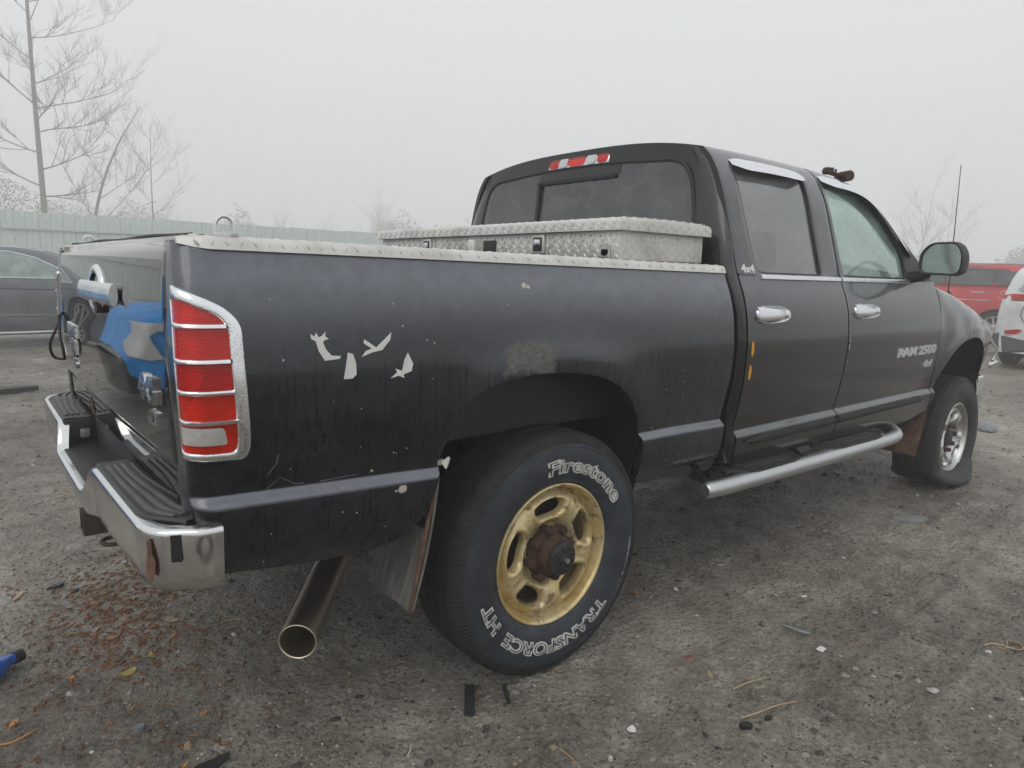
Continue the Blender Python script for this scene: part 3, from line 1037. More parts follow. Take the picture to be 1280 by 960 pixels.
def ray_loop(poly, c, n_):
    out = []
    L = len(poly)
    for i in range(n_):
        a = 2*PI*i/n_
        d = Vector((math.cos(a), math.sin(a)))
        best = None
        for j in range(L):
            p, q = poly[j], poly[(j+1) % L]
            e = q-p
            den = d.x*e.y-d.y*e.x
            if abs(den) < 1e-12: continue
            t = ((p.x-c.x)*e.y-(p.y-c.y)*e.x)/den
            s_ = ((p.x-c.x)*d.y-(p.y-c.y)*d.x)/den
            if t > 0 and -1e-6 <= s_ <= 1+1e-6 and (best is None or t > best): best = t
        out.append(c+d*best)
    return out
def door_top(parent, outer, inner, gname, gmat):
    outer = [Vector(p) for p in outer]; inner = [Vector(p) for p in inner]
    c = sum(inner, Vector((0, 0)))/len(inner)
    n_ = 160
    lo, li = ray_loop(outer, c, n_), ray_loop(inner, c, n_)
    loops = [[SPz(p.x, p.y, 'cab', -.03) for p in lo], [SPz(p.x, p.y, 'cab', -.002) for p in lo]]
    for t in (.06, .25, .5, .75, .94): loops.append([SPz(*a.lerp(b, t), 'cab') for a, b in zip(lo, li)])
    loops.append([SPz(p.x, p.y, 'cab', -.003) for p in li]); loops.append([SPz(p.x, p.y, 'cab', -.03) for p in li])
    fr = MB().rings(loops).build('window_frame', 'paint_door', parent, angle=50)
    se = MB().tube([SPz(p.x, p.y, 'cab', -.009) for p in li], .007, 6, closed=True).build('window_seal', 'rubber_seal', parent)
    big = [c+(p-c)*1.015 for p in li]
    gl = patch(big, lambda a, b_: SPz(a, b_, 'cab', -.014), 6).build('window_glass', gmat, parent)
    return fr, se, gl
rw_out = [(.982, 1.320), (1.836, 1.320)]+[(x, zt(x)) for x in reversed(steps(.982, 1.836, .05))]
rw_in = round_poly([(1.125, 1.332), (1.668, 1.330), (1.672, 1.60), (1.690, 1.782), (1.10, 1.778), (1.105, 1.56)], [.05, .012, .3, .02, .03, .3])
fw_out = [(1.846, 1.320), (2.955, 1.320)]+[(x, zt(x)-.002) for x in reversed(steps(1.846, 2.95, .04))]
fw_in = round_poly([(1.888, 1.330), (2.615, 1.326), (2.625, 1.475), (2.50, 1.605), (2.36, 1.705), (2.22, 1.766), (2.05, 1.786), (1.862, 1.790), (1.875, 1.55)], [.012, .012, .05, .2, .2, .1, .1, .02, .3])
for prm in ((rear_door, ldr, rw_out, rw_in, 'window_glass', 'glass_dark'), (front_door, ldf, fw_out, fw_in, 'window_glass', 'glass_front')):
    for o in door_top(prm[0], *prm[2:]): mirror_obj(o, prm[1])
# division bar and mirror sail in the front window
slab([(2.613, 1.325), (2.66, 1.322), (2.95, 1.322), (2.80, 1.455), (2.66, 1.545), (2.622, 1.50)], lambda a, b_, h: SPz(a, b_, 'cab', .001+h), .006, 3).build('mirror_sail', 'black_plastic', front_door)
# belt trim, handles, mouldings
def strip(x0, x1, zf, hh, off, kind='cab', dx=.03, pts=None):
    sec = pts or [(-1, 0), (-.85, .8), (0, 1), (.85, .8), (1, 0)]
    mb = MB()
    xs = steps(x0, x1, dx)
    rows = [[SPz(x, zf(x)+a*hh(x), kind, -.001+b_*off) for x in xs] for a, b_ in sec]
    mb.grid(rows)
    mb.add([r[0] for r in rows], [list(range(len(rows)))]); mb.add([r[-1] for r in rows], [list(range(len(rows)))])
    return mb
for d_, l_, a, b_ in ((rear_door, ldr, 1.14, 1.834), (front_door, ldf, 1.848, 2.64)):
    o = strip(a, b_, lambda x: 1.321-.004*(x-1), lambda x: .0105, .010).build('belt_trim', 'chrome_handle', d_, angle=60); mirror_obj(o, l_)
def mold_h(x0, x1):
    return lambda x: .021*min(1, math.sqrt(max(0.02, min((x-x0)/.12, 1))))*min(1, math.sqrt(max(.02, min((x1-x)/.05, 1))))
for d_, l_, a, b_ in ((rear_door, ldr, 1.045, 1.832), (front_door, ldf, 1.85, 2.88)):
    h_ = mold_h(a, b_) if d_ is rear_door else mold_h(a-.2, b_)
    o = strip(a, b_, lambda x: .640+.004*(x-1), h_, .014).build('door_moulding', 'black_plastic', d_, angle=60); mirror_obj(o, l_)
def handle(x0, x1, d_, l_):
    L_ = x1-x0
    def q(a, b_, h): return SPz(x0+a*L_, 1.166+b_, 'cab', h)
    base = round_poly([(0, -.030), (.72, -.026), (1.0, -.012), (1.0, .012), (.72, .030), (0, .033)], [.02]*6) if False else None
    ov = [(.5+.5*math.copysign(abs(math.cos(t))**.6, math.cos(t)), .036*math.copysign(abs(math.sin(t))**.75, math.sin(t))*(1-.18*(math.cos(t)))) for t in [2*PI*i/48 for i in range(48)]]
    mb = MB()
    mb.rings([[q(a, b_, -.001) for a, b_ in ov], [q(a, b_, .008) for a, b_ in ov], [q(.5+(a-.5)*.97, b_*.92, .013) for a, b_ in ov], [q(.5+(a-.5)*.86, b_*.70, .011) for a, b_ in ov], [q(.5+(a-.5)*.8, b_*.6, .004) for a, b_ in ov], [q(.5+(a-.5)*.01, b_*.01, .003) for a, b_ in ov]])
    ho_ = mb.build('door_handle', 'chrome_handle', d_, angle=60)
    gp = MB()
    rows = []
    for t in steps(0, 1, .05):
        hgt = .013+.026*math.sin(PI*min(1, t*1.15))**.7 if t < .87 else .013+.02*(1-t)/.13
        wd = .030-.013*t
        rows.append([q(.02+t*.93, .002+wd*math.cos(a), max(.004, hgt-.012)+.011*math.sin(a)) for a in [2*PI*i/12 for i in range(12)]])
    gp.grid(rows, close_u=True)
    for r in (rows[0], rows[-1]): gp.add(r, [list(range(12))])
    go = gp.build('handle_grip', 'chrome_handle', ho_ if False else d_, angle=60)
    mirror_obj(ho_, l_); mirror_obj(go, l_)
handle(1.045, 1.295, rear_door, ldr)
handle(1.905, 2.165, front_door, ldf)
# vent visors
def visor(curve, name, d_, l_, drop=.045):
    mb = MB()
    rows = []
    n_ = len(curve)
    for i, (x, z) in enumerate(curve):
        e = min(1, i/2.5, (n_-1-i)/2.5)
        sec = [(.020, .002), (.012, .016), (-.005, .026), (-drop*.75, .034), (-drop*.8, .033), (-drop*.75, .028), (-.004, .019), (.008, .006)]
        rows.append([SPz(x, z+dz*(.4+.6*e), 'cab', h*(.3+.7*e)) for dz, h in sec])
    mb.grid([list(r) for r in zip(*rows)])
    for r in (rows[0], rows[-1]): mb.add(r, [list(range(8))])
    o = mb.build('rain_visor', 'chrome', d_, angle=50); mirror_obj(o, l_)
visor([(x, 1.797-.03*((x-1.4)/.3)**2*.25) for x in steps(1.095, 1.70, .03)], 'rain_visor', rear_door, ldr)
vc = smooth_loop([(1.862, 1.800), (2.05, 1.798), (2.22, 1.778), (2.36, 1.722), (2.50, 1.632), (2.62, 1.535), (2.72, 1.462)], 34, False)
visor([(p.x, p.y) for p in vc], 'rain_visor', front_door, ldf, .05)
# writing
def side_text(body, x0, x1, z0, size, off, parent, mat, h, sx=1.0, shear=0, kind='cab'):
    vs, fs = text_mesh(body, size, off, sx, shear)
    a0, a1 = min(v[0] for v in vs), max(v[0] for v in vs)
    k = (x1-x0)/(a1-a0)
    raised_text(vs, fs, lambda a, b_, hh: SPz(x0+(a-a0)*k, z0+b_, kind, hh), h).build('badge_letters' if h > .002 else 'decal_letters', mat, parent, smooth=False)
side_text('RAM 2500', 2.43, 2.945, .914, .066, .0026, front_door, 'badge_silver', .007, 1, .05)
side_text('4x4', 2.82, 2.93, .835, .055, .002, front_door, 'badge_silver', .006, 1, .15)
side_text('4x4', 1.012, 1.108, 1.336, .044, .0014, rear_door, 'white_sticker', .0012)
# amber reflectors in the rear door's edge, scrapes at the front door's edge
for x, z in ((1.004, 1.032), (1.002, .936)):
    ov = [(x+.009+.010*math.cos(t)*(1 if math.cos(t) > 0 else .35), z+.030*math.sin(t)) for t in [2*PI*i/20 for i in range(20)]]
    slab(ov, lambda a, b_, h: SPz(a, b_, 'cab', -.002+h), .006, 3).build('edge_reflector', 'amber', rear_door)
for x, z, r_ in ((1.852, 1.03, .012), (1.852, 1.00, .016), (1.853, .93, .012), (1.851, 1.052, .008)):
    ov = [(x+.004+r_*.35*math.cos(t), z+r_*math.sin(t)*(1+.3*math.sin(3*t))) for t in [2*PI*i/12 for i in range(12)]]
    patch(ov, lambda a, b_: SPz(a, b_, 'cab', .0015), 2).build('paint_chip', 'bare_scrape', front_door)

# ---- things stuck on and scraped off the bed side
def bed_patch(poly, name, mat, off=.0018, rings=4):
    return patch([Vector(p) for p in poly], lambda a, b_: SPz(a, b_, 'bed', off), rings).build(name, mat, bed)
def fan(poly, name, mat, off=.0018):
    # any outline, triangulated
    bm = bmesh.new()
    vs = [bm.verts.new(SPz(a, b_, 'bed', off)) for a, b_ in poly]
    bm.faces.new(vs)
    bmesh.ops.triangulate(bm, faces=bm.faces[:])
    me = bpy.data.meshes.new(name); bm.to_mesh(me); bm.free()
    return new_obj(name, me, mat, bed)
def local(px, k, x0, z0): return [(x0+a*k, z0-b_*k) for a, b_ in px]
kx = 1/420.
fan(local([(0, 3), (4, 6), (6, 2), (9, 7), (13, 5), (17, 1), (16, 6), (20, 9), (16, 10), (13, 12), (16, 20), (22, 27), (33, 28), (31, 31), (14, 32), (8, 22), (5, 11), (0, 8)], kx*.92, -.828, 1.168), 'torn_sticker', 'white_sticker')
fan(local([(6, 0), (12, 2), (15, 12), (15, 24), (10, 28), (0, 28), (3, 14)], kx*.95, -.752, 1.114), 'torn_sticker', 'white_sticker')
fan(local([(4, 6), (10, 10), (17, 15), (26, 8), (36, 0), (34, 8), (24, 18), (12, 20), (0, 24), (5, 18), (12, 16), (3, 10)], kx, -.703, 1.158), 'torn_sticker', 'white_sticker')
fan(local([(22, 0), (28, 12), (26, 20), (16, 23), (17, 27), (10, 24), (0, 26), (8, 20), (6, 16), (14, 19), (17, 8)], kx, -.626, 1.105), 'torn_sticker', 'white_sticker')
random.seed(21)
for x, z, r_ in ((-.16, 1.275, .009), (-.145, 1.272, .006), (-.455, .792, .010), (-.58, .742, .012), (-.60, .74, .004), (-.66, .80, .004)):
    bed_patch([(x+r_*math.cos(t)*random.uniform(.8, 1.3), z+r_*math.sin(t)*random.uniform(.7, 1.1)) for t in [2*PI*i/12 for i in range(12)]], 'paint_chip', 'bare_scrape', .0015, 2)
fan([(-.455, .792), (-.432, .806), (-.424, .800), (-.428, .780), (-.44, .770)], 'peeling_paint', 'white_sticker', .004)
for pts in (((-.93, .835), (-.91, .86), (-.905, .885)), ((-.93, .80), (-.90, .825), (-.86, .80), (-.84, .80)), ((-.80, .796), (-.70, .797))):
    MB().tube([SPz(a, b_, 'bed', .0006) for a, b_ in pts], .0008, 4).build('scratch', 'flap_worn', bed)
random.seed(31)
sp = MB()
for i in range(70):
    x, z = random.uniform(-.95, .85), random.uniform(.62, 1.28)
    if -.5 < x < .42 and z < 1.03: continue
    r_ = random.uniform(.0008, .0024)
    c0 = SPz(x, z, 'bed', .001)
    sp.add([(c0[0]+r_*math.cos(t), c0[1], c0[2]+r_*1.3*math.sin(t)) for t in [2*PI*k/6 for k in range(6)]], [tuple(range(6))])
o = sp.build('paint_specks', 'bare_scrape', bed, smooth=False); o['kind'] = 'stuff'

# ---- cab: roof, rear wall with back window, fender, hood, windscreen
def roof_w(x): return -SPz(x, zt(x), 'cab', 0)[1]-.004
def roof_z(x, y):
    w_ = roof_w(x)
    hh = .040*sstep(2.75, 2.0, x)+.02
    front = -.55*max(0, x-2.02)**2 if x > 2.02 else 0
    return zt(x)+hh*(1-min(1, abs(y)/w_)**2.9)
def roof_xf(v): return 2.10+.10*(1-v*v)
mb = MB()
rows = []
VS = [-1, -.985, -.96, -.92, -.86, -.78, -.68, -.55, -.4, -.2, 0, .2, .4, .55, .68, .78, .86, .92, .96, .985, 1]
for t in steps(0, 1, .04):
    row = []
    for v_ in VS:
        x = .985+(roof_xf(v_)-.985)*t
        row.append((x, v_*roof_w(x), roof_z(x, v_*roof_w(x))))
    rows.append(row)
mb.grid(rows)
mb.grid([[(p[0], p[1], p[2]) for p in [r[0] for r in rows]], [(r[0][0], r[0][1]+.004, r[0][2]-.03) for r in rows]])
mb.grid([[r[-1] for r in rows], [(r[-1][0], r[-1][1]-.004, r[-1][2]-.03) for r in rows]])
roof = mb.build('roof', 'paint_roof', truck, angle=60)
def rear_x(z): return .935+.05*sstep(1.30, 1.86, z)
HW = [(1.30, .80), (1.36, .785), (1.52, .748), (1.73, .700), (1.79, .655)]
def rear_pt(phi, t, off=0.):
    """phi -1..1 round the back of the cab from the right seam to the left; t 0 bottom .. 1 roof"""
    s_ = -1 if phi < 0 else 1
    a = abs(phi)
    zb_ = .56
    zn = zb_+(1.842-zb_)*t
    W_ = -SPz(.975, min(zn, 1.842), 'cab')[1]-.003
    if a > .80:
        q = (a-.80)/.20*PI/2
        y = W_-.10+.10*math.sin(q); xin = .040*(1-math.cos(q))
    else:
        y = (W_-.10)*a/.80; xin = 0
    ztop = roof_z(.985, min(y, roof_w(.985)))
    z = zb_+(ztop-zb_)*t
    roll = .045*max(0, (t-.955)/.045)**2.2
    x = rear_x(z)+xin+min(roll, max(0, .983-rear_x(z)-xin))
    return (x-off, s_*y, z)
PH = [-1, -.975, -.95, -.925, -.9, -.875, -.85, -.825, -.80]+steps(-.76, .76, .04)+[.80, .825, .85, .875, .9, .925, .95, .975, 1]
TT = steps(0, .58, .04)+steps(.60, .94, .02)+[.955, .965, .975, .985, .993, 1.0]
mb = MB()
base_i = {}
vs, fs = [], []
for i, t in enumerate(TT):
    for p in PH: vs.append(rear_pt(p, t))
N_ = len(PH)
for i in range(len(TT)-1):
    for j in range(N_-1):
        tm, pm = (TT[i]+TT[i+1])/2, (PH[j]+PH[j+1])/2
        if .64 < tm < .93 and abs(pm) < .74: continue      # opening behind the glass
        fs.append((i*N_+j, i*N_+j+1, (i+1)*N_+j+1, (i+1)*N_+j))
mb.add(vs, fs)
cab_rear = mb.build('cab_rear', 'paint_roof', truck, angle=60)
for s_ in (-1, 1):
    MB().tube([rear_pt(s_*(.83+.03*(t-.94)), t, .0003) for t in (.945, .96, .975, .99)], .0028, 5).build('drip_seam', 'rubber_seal', cab_rear)
# back glass
half = [(0, 1.828), (.3, 1.822), (.60, 1.802), (.662, 1.778), (.700, 1.72), (.748, 1.52), (.792, 1.30)]
bw = half+[(-a, b_) for a, b_ in half[::-1][:-1]]
bw = [Vector((a, b_)) for a, b_ in bw]
bwl = resample(round_poly(bw, [.1, .1, .03, .04, .05, .2, .03, .03, .2, .05, .04, .03, .1], 4), 120)
def BW(y, z, off):
    x = rear_x(z)-.003-off
    x += .045*max(0, (abs(y)-.66)/.14)**2*.6
    return (x, y, z)
cc = Vector((0, 1.57))
back = MB()
loops = [[BW(*(cc+(p.to_2d()-cc)*t), .003) for p in bwl] for t in (1, .985, .95, .9, .8, .6, .4, .2, .001)]
back.rings(loops)
back_o = back.build('back_window', 'glass_back', truck, angle=60)
MB().tube([BW(p.x, p.y, .003) for p in bwl], .009, 6, closed=True).build('window_gasket', 'rubber_seal', back_o)
mb = MB()
mb.box((rear_x(1.55)-.012, .245, 1.545), (.012, .022, .46), .003, Matrix.Rotation(rad(5.0), 3, 'Y')); mb.build('slider_bar', 'rubber_seal', back_o)
MB().box((rear_x(1.765)-.014, -.02, 1.765), (.012, .52, .020), .003).build('slider_header', 'rubber_seal', back_o)
MB().grid([[BW(y, z, .006) for y in steps(-.30, .25, .05)] for z in (1.775, 1.80, 1.820)]).build('slider_cover', 'paint_roof', back_o)
# high brake light: chrome frame with five lenses
bl = MB()
def BL(y, z, off): 
    x = rear_x(z)-off+.035*max(0, (z-1.835)/.07)**1.5
    return (x, y, z-.05*y*y)
fl = resample(round_poly([(.195, 1.828), (.185, 1.898), (-.215, 1.898), (-.225, 1.828)], .012), 60)
bl.rings([[BL(p.x, p.y, -.02) for p in fl], [BL(p.x, p.y, .010) for p in fl], [BL(-.015+(p.x+.015)*.97, 1.862+(p.y-1.862)*.88, .013) for p in fl], [BL(-.015+(p.x+.015)*.01, 1.862+(p.y-1.862)*.01, .011) for p in fl]])
blo = bl.build('brake_light', 'chrome_handle', truck, angle=50)
for yc, wy, mt in ((.150, .035, 'lens_dark_red'), (.085, .030, 'brushed_alu'), (-.005, .058, 'lens_red_bright'), (-.105, .032, 'brushed_alu'), (-.182, .034, 'lens_dark_red')):
    ov = [(yc+wy*math.copysign(abs(math.cos(t))**.7, math.cos(t)), 1.858+.025*math.copysign(abs(math.sin(t))**.7, math.sin(t))*(1.15 if math.sin(t) > 0 else 1)) for t in [2*PI*i/28 for i in range(28)]]
    slab(ov, lambda a, b_, h: BL(a, b_, .010+h), .006, 3).build('lens', mt, blo)

# fender
crest_p = [(2.9, 1.315), (3.05, 1.290), (3.4, 1.242), (3.6, 1.205), (3.83, 1.162), (4.05, 1.112), (4.18, 1.07), (4.26, 1.02)]
crest = pchip([a for a, b in crest_p], [b for a, b in crest_p])
za_p = [(3.0, .56), (3.035, .66), (3.06, .74), (3.09, .79), (3.14, .84), (3.20, .885), (3.28, .925), (3.37, .952), (3.46, .968), (3.56, .974), (3.66, .970), (3.75, .955), (3.84, .925), (3.92, .88), (3.98, .82), (4.015, .75), (4.03, .70), (4.26, .70)]
za = pchip([a for a, b in za_p], [b for a, b in za_p])
xsF = steps(3.005, 3.15, .006)+steps(3.17, 3.90, .025)+steps(3.91, 4.04, .006)+steps(4.06, 4.20, .02)+[4.22, 4.235, 4.245, 4.25]
rows = []
for l in [.55, .60, .64, .67, .70, .706, .712, .716, .720, .724, .728, .732, .736, .742, .75, .765, .78, .80, .82, .84, .86, .88, .90, .92, .94, .96, .98]:
    row = []
    for x in xsF:
        z = max(l+shift(x, l, 'cab'), za(x))
        q = list(SPz(x, z, 'cab'))
        if x > 4.16: q[1] += .07*((x-4.16)/.09)**2
        row.append(tuple(q))
    rows.append(row)
for t in (.1, .2, .3, .4, .5, .6, .7, .8, .88, .94, 1.0):
    row = []
    for x in xsF:
        z0_ = max(.98+shift(x, .98, 'cab'), za(x))
        z = z0_+(crest(x)-z0_)*math.sin(t*PI/2)**.9
        y0_ = SPz(x, z0_, 'cab')[1]
        y = y0_+.15*(1-math.cos(t*PI/2))**1.3+.035*t*t
        bl_ = sstep(3.0, 3.7, x)
        yd_ = SPz(x, z, 'cab')[1]+.06*max(0, (t-.75)/.25)**2
        y = yd_*(1-bl_)+y*bl_
        if x > 4.16: y += .07*((x-4.16)/.09)**2
        d_ = .006*math.sin(x*21)*math.sin(t*7) if x < 3.5 else .003*math.sin(x*15+t*5)
        row.append((x, y+d_*.8, z+d_*.5))
    rows.append(row)
for k_ in (.04, .10, .16): rows.append([(x, rows[-1][i][1]+.05, crest(x)+k_*.05) for i, x in enumerate(xsF)])
fm = MB().grid(rows)
fm.grid([rows[0], [(p[0], p[1]+.03, p[2]+.003) for p in rows[0]]])
fm.grid([[r[-1] for r in rows], [(r[-1][0]+.01, r[-1][1]+.06, r[-1][2]) for r in rows]])
fm.grid([[r[0] for r in rows], [(r[0][0]+.003, r[0][1]+.03, r[0][2]) for r in rows]])
fender = fm.build('front_fender', 'paint_door', truck, merge=2e-5, angle=60)
lfen = mirror_obj(fender, truck)
# ledge along the fender's lower rear corner is part of the door; hood, buckled and lifted at its edge
random.seed(5)
mb = MB()
rows = []
for x in steps(3.02, 4.22, .04):
    e = sstep(4.3, 3.2, x)
    ze = crest(x)+.018+.075*math.exp(-((x-3.25)/.20)**2)+.016*math.sin(x*9)*sstep(3.9, 3.2, x)
    row = []
    for v_ in steps(-1, 1, .1):
        b_ = (1-abs(v_)**2.5)
        row.append((x, v_*(.80-.06*(x-3.0)), ze+.075*b_*e+.008*math.sin(x*14+v_*7)*b_+(-.03 if abs(v_) > .99 else 0)))
    rows.append(row)
mb.grid(rows)
hood = mb.build('hood', 'paint_door', truck, angle=60)
sg = MB()
hr_ = [(r[0][0], r[0][1]-.012, r[0][2]+.004) for r in rows if r[0][0] < 3.75]
sg.tube(hr_, .009, 6); sg.build('hood_edge_gap', 'rubber_seal', hood)
# front end (faces away): nose panel, lamps, bumper
nose = MB()
nose.grid([[(4.235+.05*(1-(y/.78)**2), y, z) for y in steps(-.80, .80, .1)] for z in steps(.55, 1.04, .07)])
nose_o = nose.build('grille_panel', 'black_plastic', truck)
for k in (-1, 1):
    for z in (.80, .95): MB().box((4.30, k*.29, z), (.05, .50, .10), .02).build('grille_bar', 'chrome', nose_o)
for s_ in (-1, 1):
    hl = MB().box((4.215, s_*.76, .945), (.12, .24, .20), .03, Matrix.Rotation(s_*rad(-24), 3, 'Z'), 3)
    hl.build('headlight', 'lens_clear', truck)
fb = MB()
pl_ = [(4.03, -.925), (4.10, -.925)]+[(4.22+.09*math.sin(rad(a)), -.80-.115*math.cos(rad(a))) for a in range(0, 91, 15)]+[(4.31+.05*(1-(y/.80)**2), y) for y in steps(-.75, .75, .1)]+[(4.22+.09*math.sin(rad(a)), .80+.115*math.cos(rad(a))) for a in range(90, -1, -15)]+[(4.10, .925), (4.03, .925)]
rows = []
for dz, o in ((.70, -.02), (.695, 0), (.62, .012), (.54, .008), (.50, -.01), (.43, -.05), (.40, -.09)):
    row = []
    for x, y in pl_:
        drop = -.035*sstep(.4, -.9, y)
        row.append((x+(o if abs(y) < .9 else 0), y*(1+o*.9 if abs(y) > .84 else 1), dz+drop))
    rows.append(row)
fb.grid(rows)
fbo = fb.build('front_bumper', 'chrome_bumper', truck, angle=60)
br = MB()
br.add([(4.02, -.985, .785), (4.10, -1.00, .80), (4.22, -.995, .79), (4.23, -.985, .775), (4.10, -.975, .755), (4.03, -.97, .775), (4.10, -.96, .78), (4.20, -.965, .78)], [(0, 1, 6), (1, 2, 7, 6), (2, 3, 7), (3, 4, 6, 7), (4, 5, 6), (5, 0, 6)])
br.build('bent_bracket', 'chrome', truck, smooth=False)
MB().tube([(4.18, -.93, .93), (4.23, -.97, .86), (4.22, -.95, .78), (4.26, -.93, .72)], .008, 6).build('broken_lamp_mount', 'brushed_alu', truck)
# windscreen and pillars
mb = MB()
rows = []
for t in steps(0, 1, .1):
    row = []
    for v_ in steps(-1, 1, .1):
        xe = 2.08+(2.93-2.08)*t
        ye = roof_w(xe)-.045
        xb = xe+(.12+.12*t)*(1-v_*v_)
        row.append((xb, v_*ye, zt(xe)-.012+.07*(1-v_*v_)*(1-t)))
    rows.append(row)
mb.grid(rows)
shield = mb.build('windscreen', 'glass_shield', truck, angle=60)
for s_ in (-1, 1):
    MB().grid([[(x, s_*(roof_w(x)-.001), zt(x)-.006) for x in steps(2.02, 2.96, .04)], [(x+.012, s_*(roof_w(x)-.02), zt(x)+.006) for x in steps(2.02, 2.96, .04)], [(x+.02, s_*(roof_w(x)-.07), zt(x)+.004) for x in steps(2.02, 2.96, .04)], [(x, s_*(roof_w(x)-.07), zt(x)-.04) for x in steps(2.02, 2.96, .04)]]).build('windscreen_pillar', 'paint_roof', truck, angle=60)
MB().grid([[(2.94+.24*(1-v_*v_)+.12*k, v_*.80, 1.325+.015*(1-v_*v_)) for v_ in steps(-1, 1, .1)] for k in (0, 1)]).build('cowl', 'black_plastic', truck)
# cab inside
si = MB()
for s_ in (-1, 1):
    si.box((2.02, s_*.38, .95), (.52, .52, .16), .05); si.box((1.80, s_*.38, 1.26), (.14, .50, .58), .05, Matrix.Rotation(rad(-12), 3, 'Y')); si.box((1.74, s_*.38, 1.63), (.09, .27, .17), .035)
    si.tube([(1.76, s_*.38-.06, 1.5), (1.75, s_*.38-.06, 1.6)], .008, 6); si.tube([(1.76, s_*.38+.06, 1.5), (1.75, s_*.38+.06, 1.6)], .008, 6)
si.box((1.16, 0, .95), (.45, 1.4, .16), .05); si.box((1.03, 0, 1.20), (.12, 1.4, .42), .05, Matrix.Rotation(rad(-8), 3, 'Y'))
si.build('seats', 'interior', truck)
ds = MB().box((2.72, 0, 1.16), (.42, 1.6, .28), .06)
ds.box((2.45, 0, .80), (.9, .3, .5), .04)
ds.build('dashboard', 'interior_dark', truck)
sw = MB()
swc = Vector((2.40, .38, 1.22)); swn = Vector((-1, 0, .45)).normalized()
sa = swn.cross(Vector((0, 1, 0))).normalized(); sb_ = swn.cross(sa)
sw.tube([swc+(sa*math.cos(t)+sb_*math.sin(t))*.19 for t in [2*PI*i/28 for i in range(28)]], .015, 8, closed=True)
for t in (0, 2.1, 4.2): sw.tube([swc, swc+(sa*math.cos(t)+sb_*math.sin(t))*.19], .016, 6)
sw.tube([swc-swn*.05, swc-swn*.35], .03, 8)
sw.build('steering_wheel', 'interior_dark', truck)
MB().box((2.42, 0, 1.70), (.02, .24, .06), .01).build('rear_view_mirror', 'interior_dark', truck)

# ---- door mirrors
for s_ in (-1, 1):
    mb = MB()
    yc, zc = 1.108, 1.438
    prof = resample(round_poly([(-.108, -.080), (.098, -.088), (.105, .02), (.07, .088), (-.06, .085), (-.108, .03)], [.035, .04, .05, .05, .05, .05]), 48)
    def lp(k, dx): return [(2.60+dx, s_*(yc+p.x*k), zc+p.y*k) for p in prof]
    mb.rings([lp(.88, .012), lp(.90, .0), lp(.97, -.004), lp(1.0, .008), lp(1.03, .05), lp(.97, .10), lp(.80, .135), lp(.5, .152), lp(.01, .157)])
    mo = mb.build('door_mirror', 'black_plastic', truck, angle=60)
    mg = MB().rings([lp(.90, .012), lp(.5, .011), lp(.001, .011)])
    mg.build('mirror_glass', 'mirror_glass', mo)
    MB().tube([(2.68, s_*.925, 1.335), (2.67, s_*.985, 1.345), (2.66, s_*1.03, 1.365)], [.035, .03, .03], 10).build('mirror_arm', 'black_plastic', mo)
# ---- aerial
an = MB().tube([(3.55, -.845, 1.215), (3.548, -.845, 1.25), (3.545, -.845, 1.26)], [.022, .012, .006], 10)
ano = an.build('aerial', 'rubber_seal', truck)
MB().tube([(3.545, -.845, 1.25), (3.52, -.845, 1.63), (3.49, -.845, 2.04)], [.0035, .003, .0022], 6).build('aerial_rod', 'hub_black', ano)
slab([(3.44, 1.225), (3.53, 1.245), (3.58, 1.19)], lambda a, b_, h: (a, -.872-.35*(1.235-b_)-h, b_), .004, 2).build('aerial_base', 'rubber_seal', ano)

# ---- side steps
for s_ in (-1, 1):
    path = smooth_loop([(.765, s_*1.035, .497), (.9, s_*1.04, .494), (1.5, s_*1.045, .487), (2.2, s_*1.04, .478), (2.42, s_*1.035, .477), (2.52, s_*1.020, .480), (2.57, s_*.985, .487), (2.60, s_*.94, .497)], 50, False)
    mb = MB().tube([tuple(p) for p in path], .034, 20)
    st = mb.build('side_step', 'brushed_alu', truck, angle=60)
    MB().tube([(.735, s_*1.033, .497), (.744, s_*1.034, .497), (.766, s_*1.035, .497)], [.024, .032, .0345], 20).build('end_cap', 'brushed_alu', st)
    for x0, x1 in ((.93, 1.50), (1.66, 2.34)):
        zc = .526-.0115*((x0+x1)/2-.9)
        ol = [(x0, .90), (x0+.02, .985), (x0+.10, 1.052), (x0+.16, 1.058), (x1-.14, 1.058), (x1-.08, 1.052), (x1-.02, .985), (x1, .90)]
        pd = slab([Vector(p) for p in ol], lambda a, b_, h: (a, s_*b_, zc-.0115*(a-(x0+x1)/2)-.004+h), .016, 3)
        po = pd.build('foot_pad', 'step_pad', st, angle=30)
        for k, yy in enumerate((.93, .955, .98, 1.005, 1.03)):
            MB().tube([(x0+.05+.02*k, s_*yy, zc+.012+.0115*.5*(x1-x0)*.8), (x1-.05-.02*k, s_*yy, zc+.012-.0115*.5*(x1-x0)*.8)], .003, 5).build('pad_rib', 'black_plastic', st)
    for x in (.86, 1.58, 2.32):
        MB().tube([(x, s_*1.03, .485), (x, s_*.90, .50), (x, s_*.78, .54)], .016, 8).build('step_bracket', 'under_black', st)
    MB().box((1.95, s_*.885, .50), (2.0, .05, .10), .012).build('rocker_panel', 'paint_door', truck)

